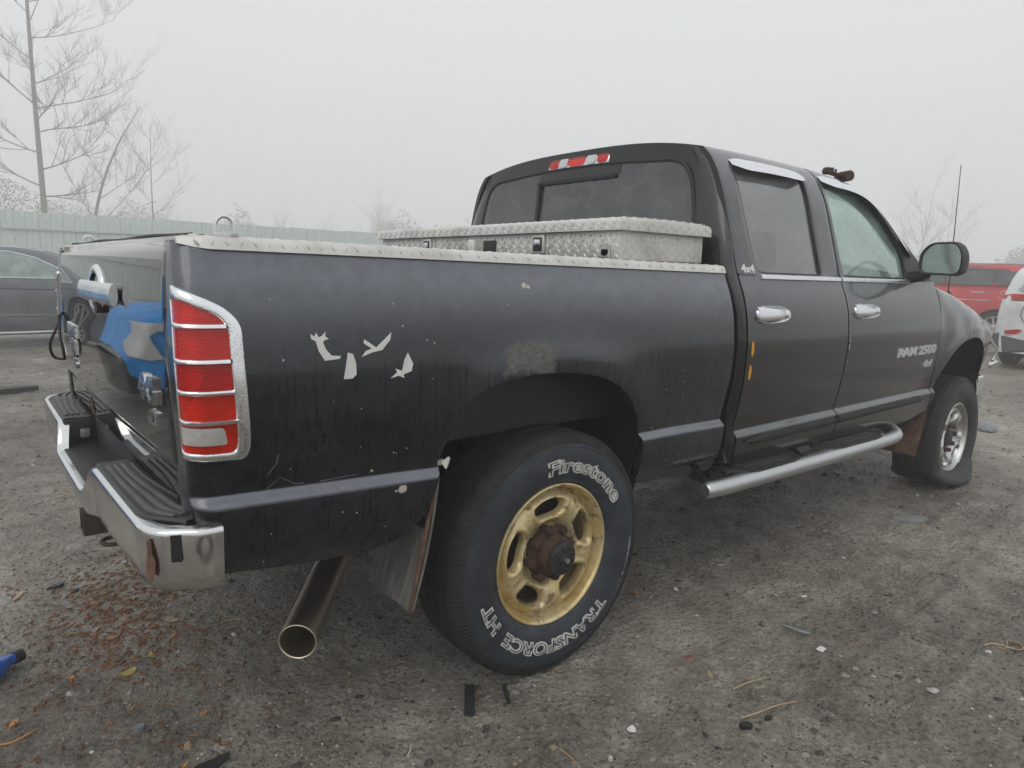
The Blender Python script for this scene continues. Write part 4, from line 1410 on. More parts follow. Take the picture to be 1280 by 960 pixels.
# ---- wheels
def tyre_prof():
    p = []
    out_ = [(.236, -.098), (.245, -.108), (.250, -.1125), (.2515, -.1115), (.258, -.116), (.28, -.125), (.305, -.1295), (.33, -.130), (.352, -.1275), (.3635, -.1245), (.364, -.1265), (.367, -.1260), (.3675, -.1235), (.374, -.1215)]
    tr_ = [(.3745, -.1230), (.386, -.1195), (.395, -.1135), (.402, -.106), (.4085, -.096), (.4095, -.074), (.4015, -.0725), (.4015, -.0655), (.4105, -.064), (.4115, -.026), (.4035, -.0245), (.4035, -.0175), (.4118, -.016), (.4118, .016), (.4035, .0175), (.4035, .0245), (.4115, .026), (.4105, .064), (.4015, .0655), (.4015, .0725), (.4095, .074), (.4085, .096), (.402, .106)]
    return out_, tr_
SW = tyre_prof()[0]
sw_y = pchip([a for a, b in SW], [b for a, b in SW])
def make_wheel(cx, cz, s_, rim_mat, front, flat=False, letters=False, name='wheel'):
    """s_ = -1 right side; built on the right side, then mirrored"""
    yc = -.872
    root = sub(name, truck)
    o_, t_ = tyre_prof()
    O = (cx, yc, cz)
    def deform(p):
        x, y, z = p
        if flat:
            floor_ = .004
            d = floor_-z
            r_ = math.hypot(x-cx, z-cz)
            low = max(0, (.13-z))
            if z < .13:
                # squash everything below onto the ground and push it sideways
                zz = floor_+(z+.108)/(.238)*.126
                k = (1-(z+.108)/.238)
                ybul = (y-yc)*(1+.38*k*(r_ < .40)+.12*k)-.02*k*(1 if y < yc else -1)
                return (cx+(x-cx)*(1+.06*k), yc+ybul, max(floor_*.5, zz))
        elif z < .012: return (x, y, .002+max(0, (z+.01))*.3)
        return p
    def fin(mb):
        mb.v = [deform(v) for v in mb.v]
        return mb
    tread = MB().lathe([o_[-1]]+t_+[(a, -b_) for a, b_ in o_[::-1]], O, 144)
    to = fin(tread).build('tyre', 'tyre_rubber', root, angle=40)
    # UV: u round the tyre, v across
    uvl = to.data.uv_layers.new(name='UVMap')
    co = [v.co for v in to.data.vertices]
    for poly in to.data.polygons:
        a_s = [math.atan2(co[vi].z-cz, co[vi].x-cx) for vi in poly.vertices]
        wrap = max(a_s)-min(a_s) > PI
        for li_, vi, a in zip(poly.loop_indices, poly.vertices, a_s):
            if wrap and a < 0: a += 2*PI
            uvl.data[li_].uv = (a/(2*PI)*1.6, (co[vi].y-yc)*3)
    so = fin(MB().lathe(o_, O, 144)).build('sidewall', 'sidewall_plain' if front else 'tyre_sidewall', root, angle=25)
    if letters:
        def ring_text(body, size, ang, rb, off, h, mat, sx):
            vs, fs = text_mesh(body, size, off, sx)
            def mp(a, b_, hh):
                r_ = rb+b_; an = ang-a/(rb+.02)
                y = yc+sw_y(min(.369, max(.24, r_)))-hh
                return (cx+r_*math.cos(an), y, cz+r_*math.sin(an))
            raised_text(vs, fs, mp, h).build('tyre_lettering', mat, root, smooth=False)
        ring_text('Firestone', .065, rad(65), .282, .0036, .0012, 'tyre_letter_white', 1.56)
        ring_text('Firestone', .065, rad(65), .282, -.0016, .0020, 'tyre_letter_dark', 1.56)
        ring_text('TRANSFORCE  HT', .056, rad(-104), .287, .0032, .0012, 'tyre_letter_white', 1.42)
        ring_text('TRANSFORCE  HT', .056, rad(-104), .287, -.0012, .0020, 'tyre_letter_dark', 1.42)
        ws = MB()
        random.seed(3)
        for a0, a1 in ((-2, -10), (-11, -17), (-18, -21), (-23, -25), (-28, -29), (-31, -33)):
            ws.grid([[(cx+r_*math.cos(rad(a)), yc+sw_y(r_)-.0012, cz+r_*math.sin(rad(a))) for a in steps(a1, a0, 1)] for r_ in (.345+random.uniform(-.001, .001), .3485+random.uniform(-.001, .001))])
        ws.build('whitewall_scuff', 'tyre_letter_white', root)
    if flat:
        MB().tube(smooth_loop([(cx-.10, yc-.150, .012), (cx-.04, yc-.172, .026), (cx+.06, yc-.178, .030), (cx+.15, yc-.168, .040), (cx+.21, yc-.140, .075), (cx+.235, yc-.115, .12)], 22, False), [.012+.014*math.sin(PI*i/21) for i in range(22)], 10).build('tyre_fold', 'sidewall_plain', root)
    # rim: barrel and lip
    rm = MB().lathe([(.2375, -.094), (.2405, -.100), (.239, -.106), (.234, -.108), (.229, -.104), (.225, -.094), (.221, -.074), (.212, -.060), (.206, -.055), (.200, -.02), (.195, .06), (.215, .10), (.235, .105)], O, 96)
    rim = rm.build('rim', rim_mat, root, angle=50)
    # disc with five windows
    yd = pchip([.060, .094, .100, .110, .135, .160, .185, .200, .208, .216], [-.062, -.062, -.066, -.076, -.089, -.0935, -.089, -.078, -.068, -.056])
    dm = MB()
    r_in, r_out, n_ = .085, .2135, 56
    A0 = rad(90-36+4)
    for sct in range(5):
        ac = A0+sct*2*PI/5+rad(36)
        loops = []
        for si_, sv in enumerate((0, .03, .10, .22, .38, .55, .72, .88, 1.0)):
            lp_ = []
            for k in range(n_):
                ph = 2*PI*k/n_
                cu_, sv_ = math.cos(ph), math.sin(ph)
                m_ = max(abs(cu_), abs(sv_))
                sq = (cu_/m_, sv_/m_)
                e = 2.6
                rr_ = (abs(cu_)**e+abs(sv_)**e)**(-1/e)
                hx, hy = .58*cu_*rr_, .10+.43*sv_*rr_
                hx *= 1+.28*hy
                u_ = hx+(sq[0]-hx)*sv; v_ = hy+(sq[1]-hy)*sv
                r_ = r_in+(r_out-r_in)*(v_+1)/2
                th = ac+u_*PI/5
                y = yd(r_)
                lip = math.exp(-sv/.06)
                y += .030*lip                                  # the window edge turns in
                y -= .007*math.exp(-((sv-.30)/.16)**2)           # and swells round it
                if sv > .5: y -= .004*abs(u_)**3*math.exp(-((r_-.15)/.04)**2)
                lp_.append((cx+r_*math.cos(th), yc+y, cz+r_*math.sin(th)))
            loops.append(lp_)
        dm.rings(loops)
    dm.lathe([(.085, yd(.085)), (.066, -.062), (.064, -.04)], O, 60)
    dm.build('rim_disc', rim_mat, root, merge=1e-4, angle=60)
    MB().lathe([(.19, -.005), (.05, -.005), (.05, .02)], O, 40).build('brake_drum', 'underbody_rust', root)
    # hub and nuts
    hub = MB().lathe([(.084, -.060), (.086, -.072), (.083, -.086), (.072, -.092), (.066, -.094), (.064, -.126), (.060, -.133), (.052, -.135), (.0515, -.146), (.047, -.150), (.020, -.151), (.018, -.158), (.010, -.160), (.0001, -.160)], O, 48)
    if front: hub = MB().lathe([(.084, -.045), (.086, -.052), (.080, -.060), (.055, -.062), (.052, -.080), (.045, -.084), (.0001, -.085)], O, 48)
    hub.build('hub', 'hub_rust' if not front else 'hub_black', root, angle=35)
    if not front: MB().lathe([(.0545, -.134), (.0545, -.149), (.048, -.1525), (.022, -.153), (.021, -.160), (.0001, -.161)], O, 40).build('hub_cover', 'hub_black', root, angle=35)
    nutm = None
    for k in range(8):
        a = rad(12)+k*PI/4
        c0 = (cx+.0845*math.cos(a), cz+.0845*math.sin(a))
        nb_ = MB()
        hexa = [(c0[0]+.0155*math.cos(a+q*PI/3), c0[1]+.0155*math.sin(a+q*PI/3)) for q in range(6)]
        nb_.rings([[(p[0], yc-.065, p[1]) for p in hexa], [(p[0], yc-.100, p[1]) for p in hexa], [(c0[0]+(p[0]-c0[0])*.7, yc-.107, c0[1]+(p[1]-c0[1])*.7) for p in hexa], [(c0[0]+(p[0]-c0[0])*.01, yc-.108, c0[1]+(p[1]-c0[1])*.01) for p in hexa]])
        if front: nb_.v = [(a, b_+.015, c) for a, b_, c in nb_.v]
        nb_.build('lug_nut', 'hub_rust', root, angle=30)
    bt = MB()
    for k in range(8):
        a = k*PI/4+.2
        c0 = (cx+.039*math.cos(a), cz+.039*math.sin(a))
        bt.tube([(c0[0], yc-.150, c0[1]), (c0[0], yc-.158, c0[1])], .006, 6)
    if not front: bt.build('hub_bolts', 'hub_black', root)
    if not front: MB().tube([(cx, yc-.155, cz), (cx, yc-.172, cz)], .008, 8).build('hub_stud', 'rim_silver', root)
    if s_ > 0:
        for o in list(root.children):
            o.data.transform(Matrix.Scale(-1, 4, (0, 1, 0))); o.data.flip_normals()
    return root
make_wheel(0, .404, -1, 'rim_gold', False, letters=True)
make_wheel(0, .404, 1, 'rim_gold', False)
make_wheel(3.569, .3045, -1, 'rim_silver', True, flat=True)
make_wheel(3.569, .404, 1, 'rim_silver', True)

# ================================================================== TOOLBOX across the bed
tbx = thing('truck_tool_box', 'silver diamond plate tool box lying across the pickup bed', 'tool box', (.62, 0, 1.05))
def loc(mbo):
    mbo.v = [(a-.62, b_, c-1.05) for a, b_, c in mbo.v]
    return mbo
ZS = 1.366
loc(MB().box((.625, 0, (ZS+1.478)/2), (.492, 1.70, 1.478-ZS), .004).box((.625, 0, 1.20), (.45, 1.56, .34), .01)).build('box_body', 'diamond_alu', tbx)
lid = MB()
xs_ = [.358, .358, .360, .366, .374, .45, .625, .80, .876, .884, .890, .892, .892]
zs_ = [1.468, 1.498, 1.506, 1.5105, 1.512, 1.516, 1.518, 1.516, 1.512, 1.5105, 1.506, 1.498, 1.468]
rows = []
for y, k in ((-.872, .0), (-.872, .75), (-.869, .90), (-.862, .98), (-.85, 1), (-.4, 1.0), (0, 1), (.4, 1), (.85, 1), (.862, .98), (.869, .90), (.872, .75), (.872, 0)):
    rows.append([(x, y, 1.468+(z-1.468)*k) for x, z in zip(xs_, zs_)])
lid.grid(rows)
lid_o = loc(lid).build('box_lid', 'diamond_alu', tbx, angle=40)
tb = MB()
i = 0
for y in steps(-.84, .84, .026):
    for k, z in enumerate((1.380, 1.398, 1.416, 1.434, 1.452)):
        tb.add(*bar_geo((.378, y+(.013 if k % 2 else 0), z), rad(45) if (i+k) % 2 else rad(-45), .022, .007, .0012, (-1, 0, 0)))
    i += 1
for x in steps(.395, .86, .026):
    for k, z in enumerate((1.380, 1.398, 1.416, 1.434, 1.452)):
        for s_ in (-1, 1): tb.add(*bar_geo((x, s_*.8505, z), rad(45) if (i+k) % 2 else rad(-45), .022, .007, .0012, (0, s_, 0)))
    i += 1
o = loc(tb).build('tread_bars', 'diamond_alu', tbx); o['kind'] = 'stuff'
tb = MB()
i = 0
for y in steps(-.86, .86, .026):
    for k, z in enumerate((1.478, 1.492)): tb.add(*bar_geo((.3575, y+(.013 if k else 0), z), rad(48) if (i+k) % 2 else rad(-48), .018, .006, .0012, (-1, 0, 0)))
    for k, x in enumerate(steps(.39, .86, .028)): tb.add(*bar_geo((x, y, 1.5135+.0045*(1-((x-.625)/.25)**2)), rad(45) if (i+k) % 2 else rad(-45), .022, .007, .0013))
    i += 1
for x in steps(.375, .88, .026):
    for k, z in enumerate((1.478, 1.492)):
        for s_ in (-1, 1): tb.add(*bar_geo((x, s_*.8725, z), rad(48) if (i+k) % 2 else rad(-48), .018, .006, .0012, (0, s_, 0)))
    i += 1
o = loc(tb).build('tread_bars', 'diamond_alu', lid_o); o['kind'] = 'stuff'
for y in (.392, -.430):
    lt = MB().box((.374, y, 1.425), (.012, .075, .075), .004)
    lo_ = loc(lt).build('paddle_latch', 'diamond_alu', tbx)
    loc(MB().box((.3675, y, 1.424), (.006, .050, .054), .002)).build('latch_pocket', 'hub_black', tbx)
    loc(MB().box((.3635, y, 1.43), (.006, .036, .026), .003)).build('latch_paddle', 'chrome_handle', tbx)
    loc(MB().tube([(.376, y-.05, 1.39), (.376, y-.062, 1.425), (.376, y-.05, 1.46)], .004, 6)).build('latch_ring', 'diamond_alu', tbx)
loc(MB().box((.377, -.105, 1.420), (.006, .088, .050), .002)).build('label_recess', 'hub_black', tbx)
loc(MB().box((.365, .000, 1.422), (.030, .050, .055), .006)).build('white_block', 'white_sticker', tbx)
lg = MB().box((.372, -.795, 1.385), (.012, .045, .045), .006).tube([(.372, -.795, 1.40), (.366, -.795, 1.40)], .022, 16)
loc(lg).build('lock_lug', 'brushed_alu', tbx)

# ================================================================== GROUND
CAMX, CAMY = -1.4719, -2.5239
m, n, b = nmat('dirt')
v = coords(n)
f1 = noise_tex(n, v, .55, 6, .6)
f2 = noise_tex(n, v, 6.0, 8, .68)
f3 = noise_tex(n, v, 55., 6, .7)
mixf = math_n(n, 'ADD', math_n(n, 'MULTIPLY', f1, .40), math_n(n, 'ADD', math_n(n, 'MULTIPLY', f2, .32), math_n(n, 'MULTIPLY', f3, .28)))
c_ = ramp(n, mixf, [(.39, (.055, .047, .038)), (.45, (.170, .147, .119)), (.53, (.315, .280, .232)), (.60, (.49, .455, .40))])
vt = node(n, 'ShaderNodeTexVoronoi'); vt.inputs['Scale'].default_value = 95
n.links.new(v, vt.inputs['Vector'])
vt2 = node(n, 'ShaderNodeTexVoronoi'); vt2.inputs['Scale'].default_value = 38
n.links.new(v, vt2.inputs['Vector'])
pick = ramp(n, noise_tex(n, v, 140, 2), [(.60, 0.), (.66, 1.)])
peb = math_n(n, 'MULTIPLY', ramp(n, vt.outputs['Distance'], [(.16, 1.), (.34, 0.)]), .8)
sepc = node(n, 'ShaderNodeSeparateColor'); n.links.new(vt.outputs['Color'], sepc.inputs[0])
on = ramp(n, sepc.outputs[0], [(.62, 0.), (.66, 1.)])
peb = math_n(n, 'MULTIPLY', peb, on)
tone = ramp(n, sepc.outputs[1], [(.0, (.045, .043, .042)), (.55, (.17, .155, .14)), (.9, (.28, .27, .25)), (1., (.42, .40, .38))])
n.links.new(mixc(n, peb, c_, tone), b.inputs['Base Color'])
n.links.new(ramp(n, f1, [(.40, .24), (.62, .52)]), b.inputs['Roughness'])
hh = math_n(n, 'ADD', math_n(n, 'MULTIPLY', peb, .5), math_n(n, 'ADD', math_n(n, 'MULTIPLY', f3, .9), math_n(n, 'MULTIPLY', ramp(n, vt2.outputs['Distance'], [(.1, 1.), (.5, 0.)]), .35)))
bump(n, b, hh, 1.0, .03)
def gz(x, y):
    d = math.hypot(x-CAMX, y-CAMY)
    a = noise.noise(Vector((x*.7, y*.7, 1.3)))*.016+noise.noise(Vector((x*2.3, y*2.3, 4.1)))*.007
    if d < 9: a += noise.noise(Vector((x*7, y*7, 7)))*.010+noise.noise(Vector((x*19, y*19, 2)))*.0075+(noise.noise(Vector((x*48, y*48, 5)))*.0028 if d < 5.5 else 0)
    if -2 < x < 6 and -3.2 < y < -1.0 and d < 9:
        for off_ in (-1.62, -1.28):
            c_y = off_-.16*math.sin(x*.55+.6)+.10*x*.3
            t_ = abs(y-c_y)/.11
            if t_ < 1.6: a += -.012*max(0, 1-t_*t_)+.006*math.exp(-((t_-1.2)/.22)**2)+(.0035*math.sin(x*95+(y-c_y)*30) if t_ < .8 else 0)
    for wx, wy in ((0, -.87), (3.57, -.87), (0, .87), (3.57, .87)):
        q = math.hypot((x-wx)/.55, (y-wy)/.35)
        a *= sstep(.45, 1.1, q)
    return a-.004
angs = [YAW+rad(a) for a in steps(-43, 43, .15)]+[YAW+rad(a) for a in steps(46, 314, 4)]
rs = [.55]
while rs[-1] < 158: rs.append(rs[-1]*(1.0075 if 1.2 < rs[-1] < 5.5 else 1.02))
GV = np.zeros((len(rs)*len(angs), 3), np.float32)
k_ = 0
for r_ in rs:
    for a in angs:
        x, y = CAMX+r_*math.cos(a), CAMY+r_*math.sin(a)
        GV[k_] = (x, y, gz(x, y) if r_ < 40 else -.004); k_ += 1
NA, NR = len(angs), len(rs)
ii, jj = np.meshgrid(np.arange(NR-1), np.arange(NA), indexing='ij')
j2 = (jj+1) % NA
GF = np.stack([ii*NA+jj, ii*NA+j2, (ii+1)*NA+j2, (ii+1)*NA+jj], -1).reshape(-1, 4)[:, ::-1]
def np_mesh(name, V, F, mat, smooth):
    me = bpy.data.meshes.new(name)
    n_ = F.shape[1]
    me.vertices.add(len(V)); me.vertices.foreach_set('co', np.ascontiguousarray(V, np.float32).ravel())
    me.loops.add(F.size); me.loops.foreach_set('vertex_index', np.ascontiguousarray(F, np.int32).ravel())
    me.polygons.add(len(F)); me.polygons.foreach_set('loop_start', np.arange(0, F.size, n_, dtype=np.int32)); me.polygons.foreach_set('loop_total', np.full(len(F), n_, np.int32))
    me.polygons.foreach_set('use_smooth', np.full(len(F), smooth))
    me.update(calc_edges=True); me.validate()
    return new_obj(name, me, mat)
# the disc under the camera closes with a fan of quads
inner = np.array([[CAMX, CAMY, -.004]], np.float32)
GV = np.concatenate([GV, inner])
fan_ = np.stack([np.full(NA//2, len(GV)-1), np.arange(0, NA-1, 2), np.arange(1, NA, 2), np.arange(2, NA+1, 2) % NA], -1)[:, [0, 3, 2, 1]]
ground = np_mesh('ground', GV, np.concatenate([GF, fan_]), 'dirt', True)
ground['kind'] = 'structure'

# loose gravel: too many to count
m, n, b = nmat('gravel_stone')
at = node(n, 'ShaderNodeAttribute'); at.attribute_name = 'tone'
n.links.new(at.outputs['Color'], b.inputs['Base Color'])
inp(b, Roughness=.6)
nr = np.random.default_rng(77)
NS = 90000
d = 1.0+9.5*nr.random(NS)**1.45
a = YAW+np.radians(nr.uniform(-43, 43, NS))
gx, gy = CAMX+d*np.cos(a), CAMY+d*np.sin(a)
keep = np.array([noise.noise(Vector((x*1.3, y*1.3, 9)))*.8+noise.noise(Vector((x*4.5, y*4.5, 3)))*.5 for x, y in zip(gx, gy)]) > nr.uniform(-.75, .55, NS)
gx, gy, d = gx[keep], gy[keep], d[keep]
NS = len(gx)
sz = (.0020+.0048*nr.random(NS)**2.2+np.where(nr.random(NS) < .06, .013*nr.random(NS)**1.5, 0))*(1+d*.08)
g0 = np.array([gz(x, y) for x, y in zip(gx, gy)])-sz*.15
OCT = np.array([(1, 0, 0), (.3, .8, .1), (-.7, .6, -.1), (-.9, -.3, .05), (-.1, -.9, 0), (.7, -.6, .1), (.1, .1, .8)])
OF = np.array([(0, 1, 6), (1, 2, 6), (2, 3, 6), (3, 4, 6), (4, 5, 6), (5, 0, 6)])
P3 = OCT[None]*nr.uniform(.7, 1.25, (NS, 7, 3))
P3[:, :, 0] *= nr.uniform(.6, 1.4, (NS, 1)); P3[:, :, 2] *= nr.uniform(.45, 1.0, (NS, 1))
th = nr.uniform(0, 2*PI, NS); ct, st_ = np.cos(th)[:, None], np.sin(th)[:, None]
VX = gx[:, None]+sz[:, None]*(P3[:, :, 0]*ct-P3[:, :, 1]*st_)
VY = gy[:, None]+sz[:, None]*(P3[:, :, 0]*st_+P3[:, :, 1]*ct)
VZ = g0[:, None]+sz[:, None]*(P3[:, :, 2]+.1)
V = np.stack([VX, VY, VZ], -1).reshape(-1, 3)
F = (OF[None]+7*np.arange(NS)[:, None, None]).reshape(-1, 3)
g_o = np_mesh('gravel', V, F, 'gravel_stone', False)
g_o['kind'] = 'stuff'
pal = np.array([(.05, .046, .042), (.09, .08, .07), (.14, .125, .108), (.19, .175, .155), (.12, .10, .078), (.24, .23, .21), (.035, .033, .032), (.45, .44, .42), (.27, .20, .12)])
pk = nr.choice(9, NS, p=[.18, .18, .17, .12, .10, .08, .12, .02, .03])
tones = np.repeat(np.concatenate([pal[pk]*nr.uniform(.8, 1.2, (NS, 1)), np.ones((NS, 1))], 1), 18, axis=0).astype(np.float32)
ca_ = g_o.data.color_attributes.new('tone', 'FLOAT_COLOR', 'CORNER')
ca_.data.foreach_set('color', tones.ravel())

# shredded bark and wood flakes spilt behind the bumper
simple('mulch', (.17, .075, .030), .85, var=.6, scale=30)
mu = MB()
random.seed(12)
for i in range(1200):
    k = random.random()
    if k < .55: x, y = random.gauss(-1.03, .13), random.gauss(.42, .24)
    elif k < .8: x, y = random.gauss(-1.12, .15), random.gauss(.05, .22)
    else: x, y = random.uniform(-1.5, -.6), random.uniform(-.7, .9)
    L_, w_ = random.uniform(.004, .018), random.uniform(.001, .0045)
    a = random.uniform(0, PI); z = gz(x, y)
    dx, dy = math.cos(a)*L_, math.sin(a)*L_; ex_, ey = -math.sin(a)*w_, math.cos(a)*w_
    t1, t2 = random.uniform(.001, .006), random.uniform(.001, .006)
    mu.add([(x-dx-ex_, y-dy-ey, z+t1-.001), (x+dx-ex_, y+dy-ey, z+t2-.001), (x+dx+ex_, y+dy+ey, z+t2-.001), (x-dx+ex_, y-dy+ey, z+t1-.001), (x, y, z+max(t1, t2)+.002)], [(0, 1, 4), (1, 2, 4), (2, 3, 4), (3, 0, 4)])
o = mu.build('bark_mulch', 'mulch', None, smooth=False, recalc=False); o['kind'] = 'stuff'
# pale crumbs of litter, far too small to pick apart
simple('litter_pale', (.48, .46, .42), .7, var=.3)
li = MB()
random.seed(14)
for i in range(330):
    d = 1.2+6*random.random()**1.5; a = YAW+rad(random.uniform(-42, 42))
    x, y = CAMX+d*math.cos(a), CAMY+d*math.sin(a); z = gz(x, y)+.001
    s = random.uniform(.0018, .0055)
    pts = [(x+s*math.cos(t+i)*random.uniform(.4, 1.3), y+s*math.sin(t+i)*random.uniform(.4, 1.3), z+random.uniform(0, .003)) for t in (0, 1.3, 2.6, 3.9, 5.1)]
    li.add(pts, [(0, 1, 2, 3, 4)])
o = li.build('litter_crumbs', 'litter_pale', None, smooth=False, recalc=False); o['kind'] = 'stuff'

# ================================================================== SMALL THINGS ON THE GROUND
simple('wood_tan', (.38, .27, .16), .75, var=.3, scale=40)
simple('wood_orange', (.42, .20, .065), .75, var=.3, scale=30)
simple('leaf_yellow', (.34, .27, .075), .65, var=.35, scale=25)
simple('leaf_brown', (.26, .17, .085), .7, var=.35, scale=25)
simple('paper_white', (.66, .66, .64), .7, var=.1)
simple('plastic_grey', (.24, .25, .26), .4, var=.2)
simple('plastic_dark', (.022, .022, .024), .45, var=.3)
simple('plastic_red', (.34, .05, .035), .5, var=.2)
simple('plastic_purple', (.10, .07, .22), .5)
simple('stone_grey', (.16, .17, .17), .7, var=.35, scale=20, bumps=.4)
simple('bottle_blue', (.015, .10, .42), .28, var=.15, coat=.4)
def flat_piece(name, label, cat, x, y, L_, w_, ang, thick, mat, seed, lift=.0, curl=0., n_=9, group=None):
    random.seed(seed)
    z = gz(x, y)+lift
    ol = []
    for i in range(n_):
        t = 2*PI*i/n_
        ol.append((L_/2*math.cos(t)*random.uniform(.75, 1.1), w_/2*math.sin(t)*random.uniform(.7, 1.15)))
    def mp(a, b_, h): return (a*math.cos(ang)-b_*math.sin(ang), a*math.sin(ang)+b_*math.cos(ang), h+curl*((a/L_*2)**2)+.2*curl*b_/w_)
    mb = slab(ol, mp, thick, 3)
    mb.add([mp(p[0], p[1], 0) for p in ol], [tuple(range(n_))])
    o = mb.build(name, mat, None, angle=40)
    o.location = (x, y, z)
    return tag(o, label, cat, group)
def stick(name, label, cat, pts, r, mat, n_=6):
    x0, y0 = pts[0][:2]
    z0 = gz(x0, y0)
    P = [(p[0]-x0, p[1]-y0, gz(p[0], p[1])-z0+(p[2] if len(p) > 2 else r*.7)) for p in pts]
    P = [tuple(q) for q in smooth_loop(P, 14, False)]
    o = MB().tube(P, [r*(1-.4*i/13) for i in range(14)], n_).build(name, mat, None)
    o.location = (x0, y0, z0)
    return tag(o, label, cat)
W_ = 'wood chip'
flat_piece('wood_chip', 'tan split wood stick beside the black crumbs near the hitch', 'wood chip', -1.348, .687, .10, .022, 1.15, .006, 'wood_tan', 1)
flat_piece('wood_chip', 'tan square wood chip between bumper and rubber band', 'wood chip', -.918, .106, .05, .022, -.55, .005, 'wood_tan', 2)
flat_piece('wood_chip', 'pale tan wood chip on the edge of the bark mulch', 'wood chip', -1.107, .105, .045, .018, .2, .005, 'wood_tan', 3)
flat_piece('wood_chip', 'thin tan sliver of wood beside the square wood chip', 'wood chip', -.945, -.02, .045, .010, .8, .004, 'wood_tan', 4)
flat_piece('wood_chip', 'large orange wood chip with a splinter below the blue bottle', 'wood chip', -1.421, -.261, .035, .02, .9, .005, 'wood_orange', 5)
flat_piece('wood_chip', 'orange oval wood chip lying behind the exhaust outlet', 'wood chip', -.983, -.539, .024, .012, .2, .005, 'wood_orange', 6)
flat_piece('wood_chip', 'small orange wood chip near the yellow leaves', 'wood chip', -1.143, -.38, .018, .010, .6, .004, 'wood_orange', 7)
flat_piece('wood_chip', 'orange brown wood chip between blue bottle and yellow leaves', 'wood chip', -1.259, -.086, .022, .018, 1.2, .006, 'wood_orange', 8)
flat_piece('wood_chip', 'small orange wood chip beside the black rag', 'wood chip', -1.081, -.725, .022, .010, .4, .004, 'wood_orange', 9)
stick('wood_splinter', 'long thin orange splinter near the large orange chip', 'wood chip', [(-1.46, -.33), (-1.43, -.34), (-1.37, -.325)], .003, 'wood_orange')
pts = [(-.763+.045*math.cos(t), -.046+.028*math.sin(t), .004) for t in [2*PI*i/24 for i in range(24)]]
o = MB().tube([(a+.763, b_+.046, c) for a, b_, c in pts], .0022, 5, closed=True).build('rubber_band', 'wood_tan', None); o.location = (-.763, -.046, gz(-.763, -.046))
tag(o, 'tan rubber band loop lying behind the exhaust', 'rubber band')
flat_piece('fallen_leaf', 'crumpled yellow leaf, larger of a pair near the blue bottle', 'leaf', -1.116, -.177, .065, .035, .3, .0015, 'leaf_yellow', 21, .004, .012)
flat_piece('fallen_leaf', 'small yellow green leaf beside the larger crumpled one', 'leaf', -1.039, -.119, .03, .022, 1.1, .0015, 'leaf_yellow', 22, .004, .012)
flat_piece('fallen_leaf', 'brown curled leaf lying in front of the gold wheel', 'leaf', .011, -1.010, .035, .016, -1.1, .0015, 'leaf_brown', 23, .004, .010)
flat_piece('fallen_leaf', 'orange brown leaf on the dirt beside the whitewall tyre', 'leaf', .652, -.795, .028, .022, .3, .002, 'wood_orange', 24, .003, .008)
flat_piece('grey_stone', 'smooth blue grey stone near the orange wood chips', 'stone', -1.151, -.51, .035, .028, .2, .014, 'stone_grey', 25)
flat_piece('black_rag', 'crumpled black rag beside a small orange chip', 'rag', -1.023, -.758, .10, .035, .15, .006, 'plastic_dark', 26, 0, .008, 14)
for nm, lb, a, b_, w_, sd in (('rubber_strip', 'wide flat black rubber strip behind the gold wheel', (-.276, -.899), (-.363, -1.019), .032, 1), ('rubber_strip', 'narrow black rubber strip lying beside the wide one', (-.188, -.965), (-.233, -1.045), .013, 2)):
    A, B = Vector((*a, gz(*a)+.003)), Vector((*b_, gz(*b_)+.003))
    c0 = (A+B)/2
    d = (B-A); n2 = Vector((-d.y, d.x, 0)).normalized()*w_/2
    mb = MB()
    rows = []
    for k in range(9):
        p = A.lerp(B, k/8)-c0; p.z += .002*math.sin(k*1.7+sd)
        rows.append([p-n2, p-n2+Vector((0, 0, .007)), p+n2+Vector((0, 0, .007)), p+n2])
    mb.grid(rows, close_u=True)
    mb.add(rows[0], [(0, 1, 2, 3)]); mb.add(rows[-1], [(0, 1, 2, 3)])
    o = mb.build(nm, 'plastic_dark', None, angle=40); o.location = c0
    tag(o, lb, 'rubber strip')
flat_piece('paper_scrap', 'white torn paper scrap with ragged edges beside grey plastic shard', 'paper', .863, -1.481, .05, .035, .2, .001, 'paper_white', 31, .002, .006, 11)
flat_piece('plastic_shard', 'long pale grey plastic shard beside the white paper scrap', 'plastic shard', .935, -1.352, .115, .020, -1.35, .003, 'plastic_grey', 32, .002, .004)
flat_piece('paper_scrap', 'small pale folded card on the bare dirt', 'paper', -.008, -1.345, .036, .026, .5, .001, 'paper_white', 33, .002, .004, 7)
flat_piece('broken_trim', 'dark broken plastic trim lying on the dirt beside the side step', 'car part', 2.629, -1.093, .22, .10, -.6, .006, 'plastic_grey', 34, .004, .004, 8)
flat_piece('dark_chunk', 'dark wood chunk under the bent twig', 'chunk', .247, -1.562, .040, .022, -.8, .016, 'plastic_dark', 35)
flat_piece('dark_chunk', 'small black crumb beside the dark wood chunk', 'chunk', .334, -1.582, .028, .014, -.4, .010, 'plastic_dark', 36)
stick('bent_twig', 'pale bent twig lying over a dark chunk', 'twig', [(.263, -1.533, .012), (.33, -1.55, .016), (.40, -1.57, .014), (.469, -1.598, .01)], .003, 'wood_tan')
stick('thin_twig', 'thin straight pale twig on bare dirt beside folded card', 'twig', [(-.244, -1.286), (-.245, -1.33), (-.25, -1.376)], .0022, 'wood_tan')
stick('pale_stick', 'long pale stick lying behind the hitch', 'twig', [(-1.204, 1.856), (-1.10, 1.92), (-.984, 1.985)], .004, 'litter_pale')
stick('string_loop', 'loop of pale string on open dirt', 'string', [(1.373, -1.836), (1.41, -1.855), (1.45, -1.93), (1.49, -1.915), (1.47, -1.88), (1.42, -1.895), (1.39, -1.87)], .0028, 'wood_tan')
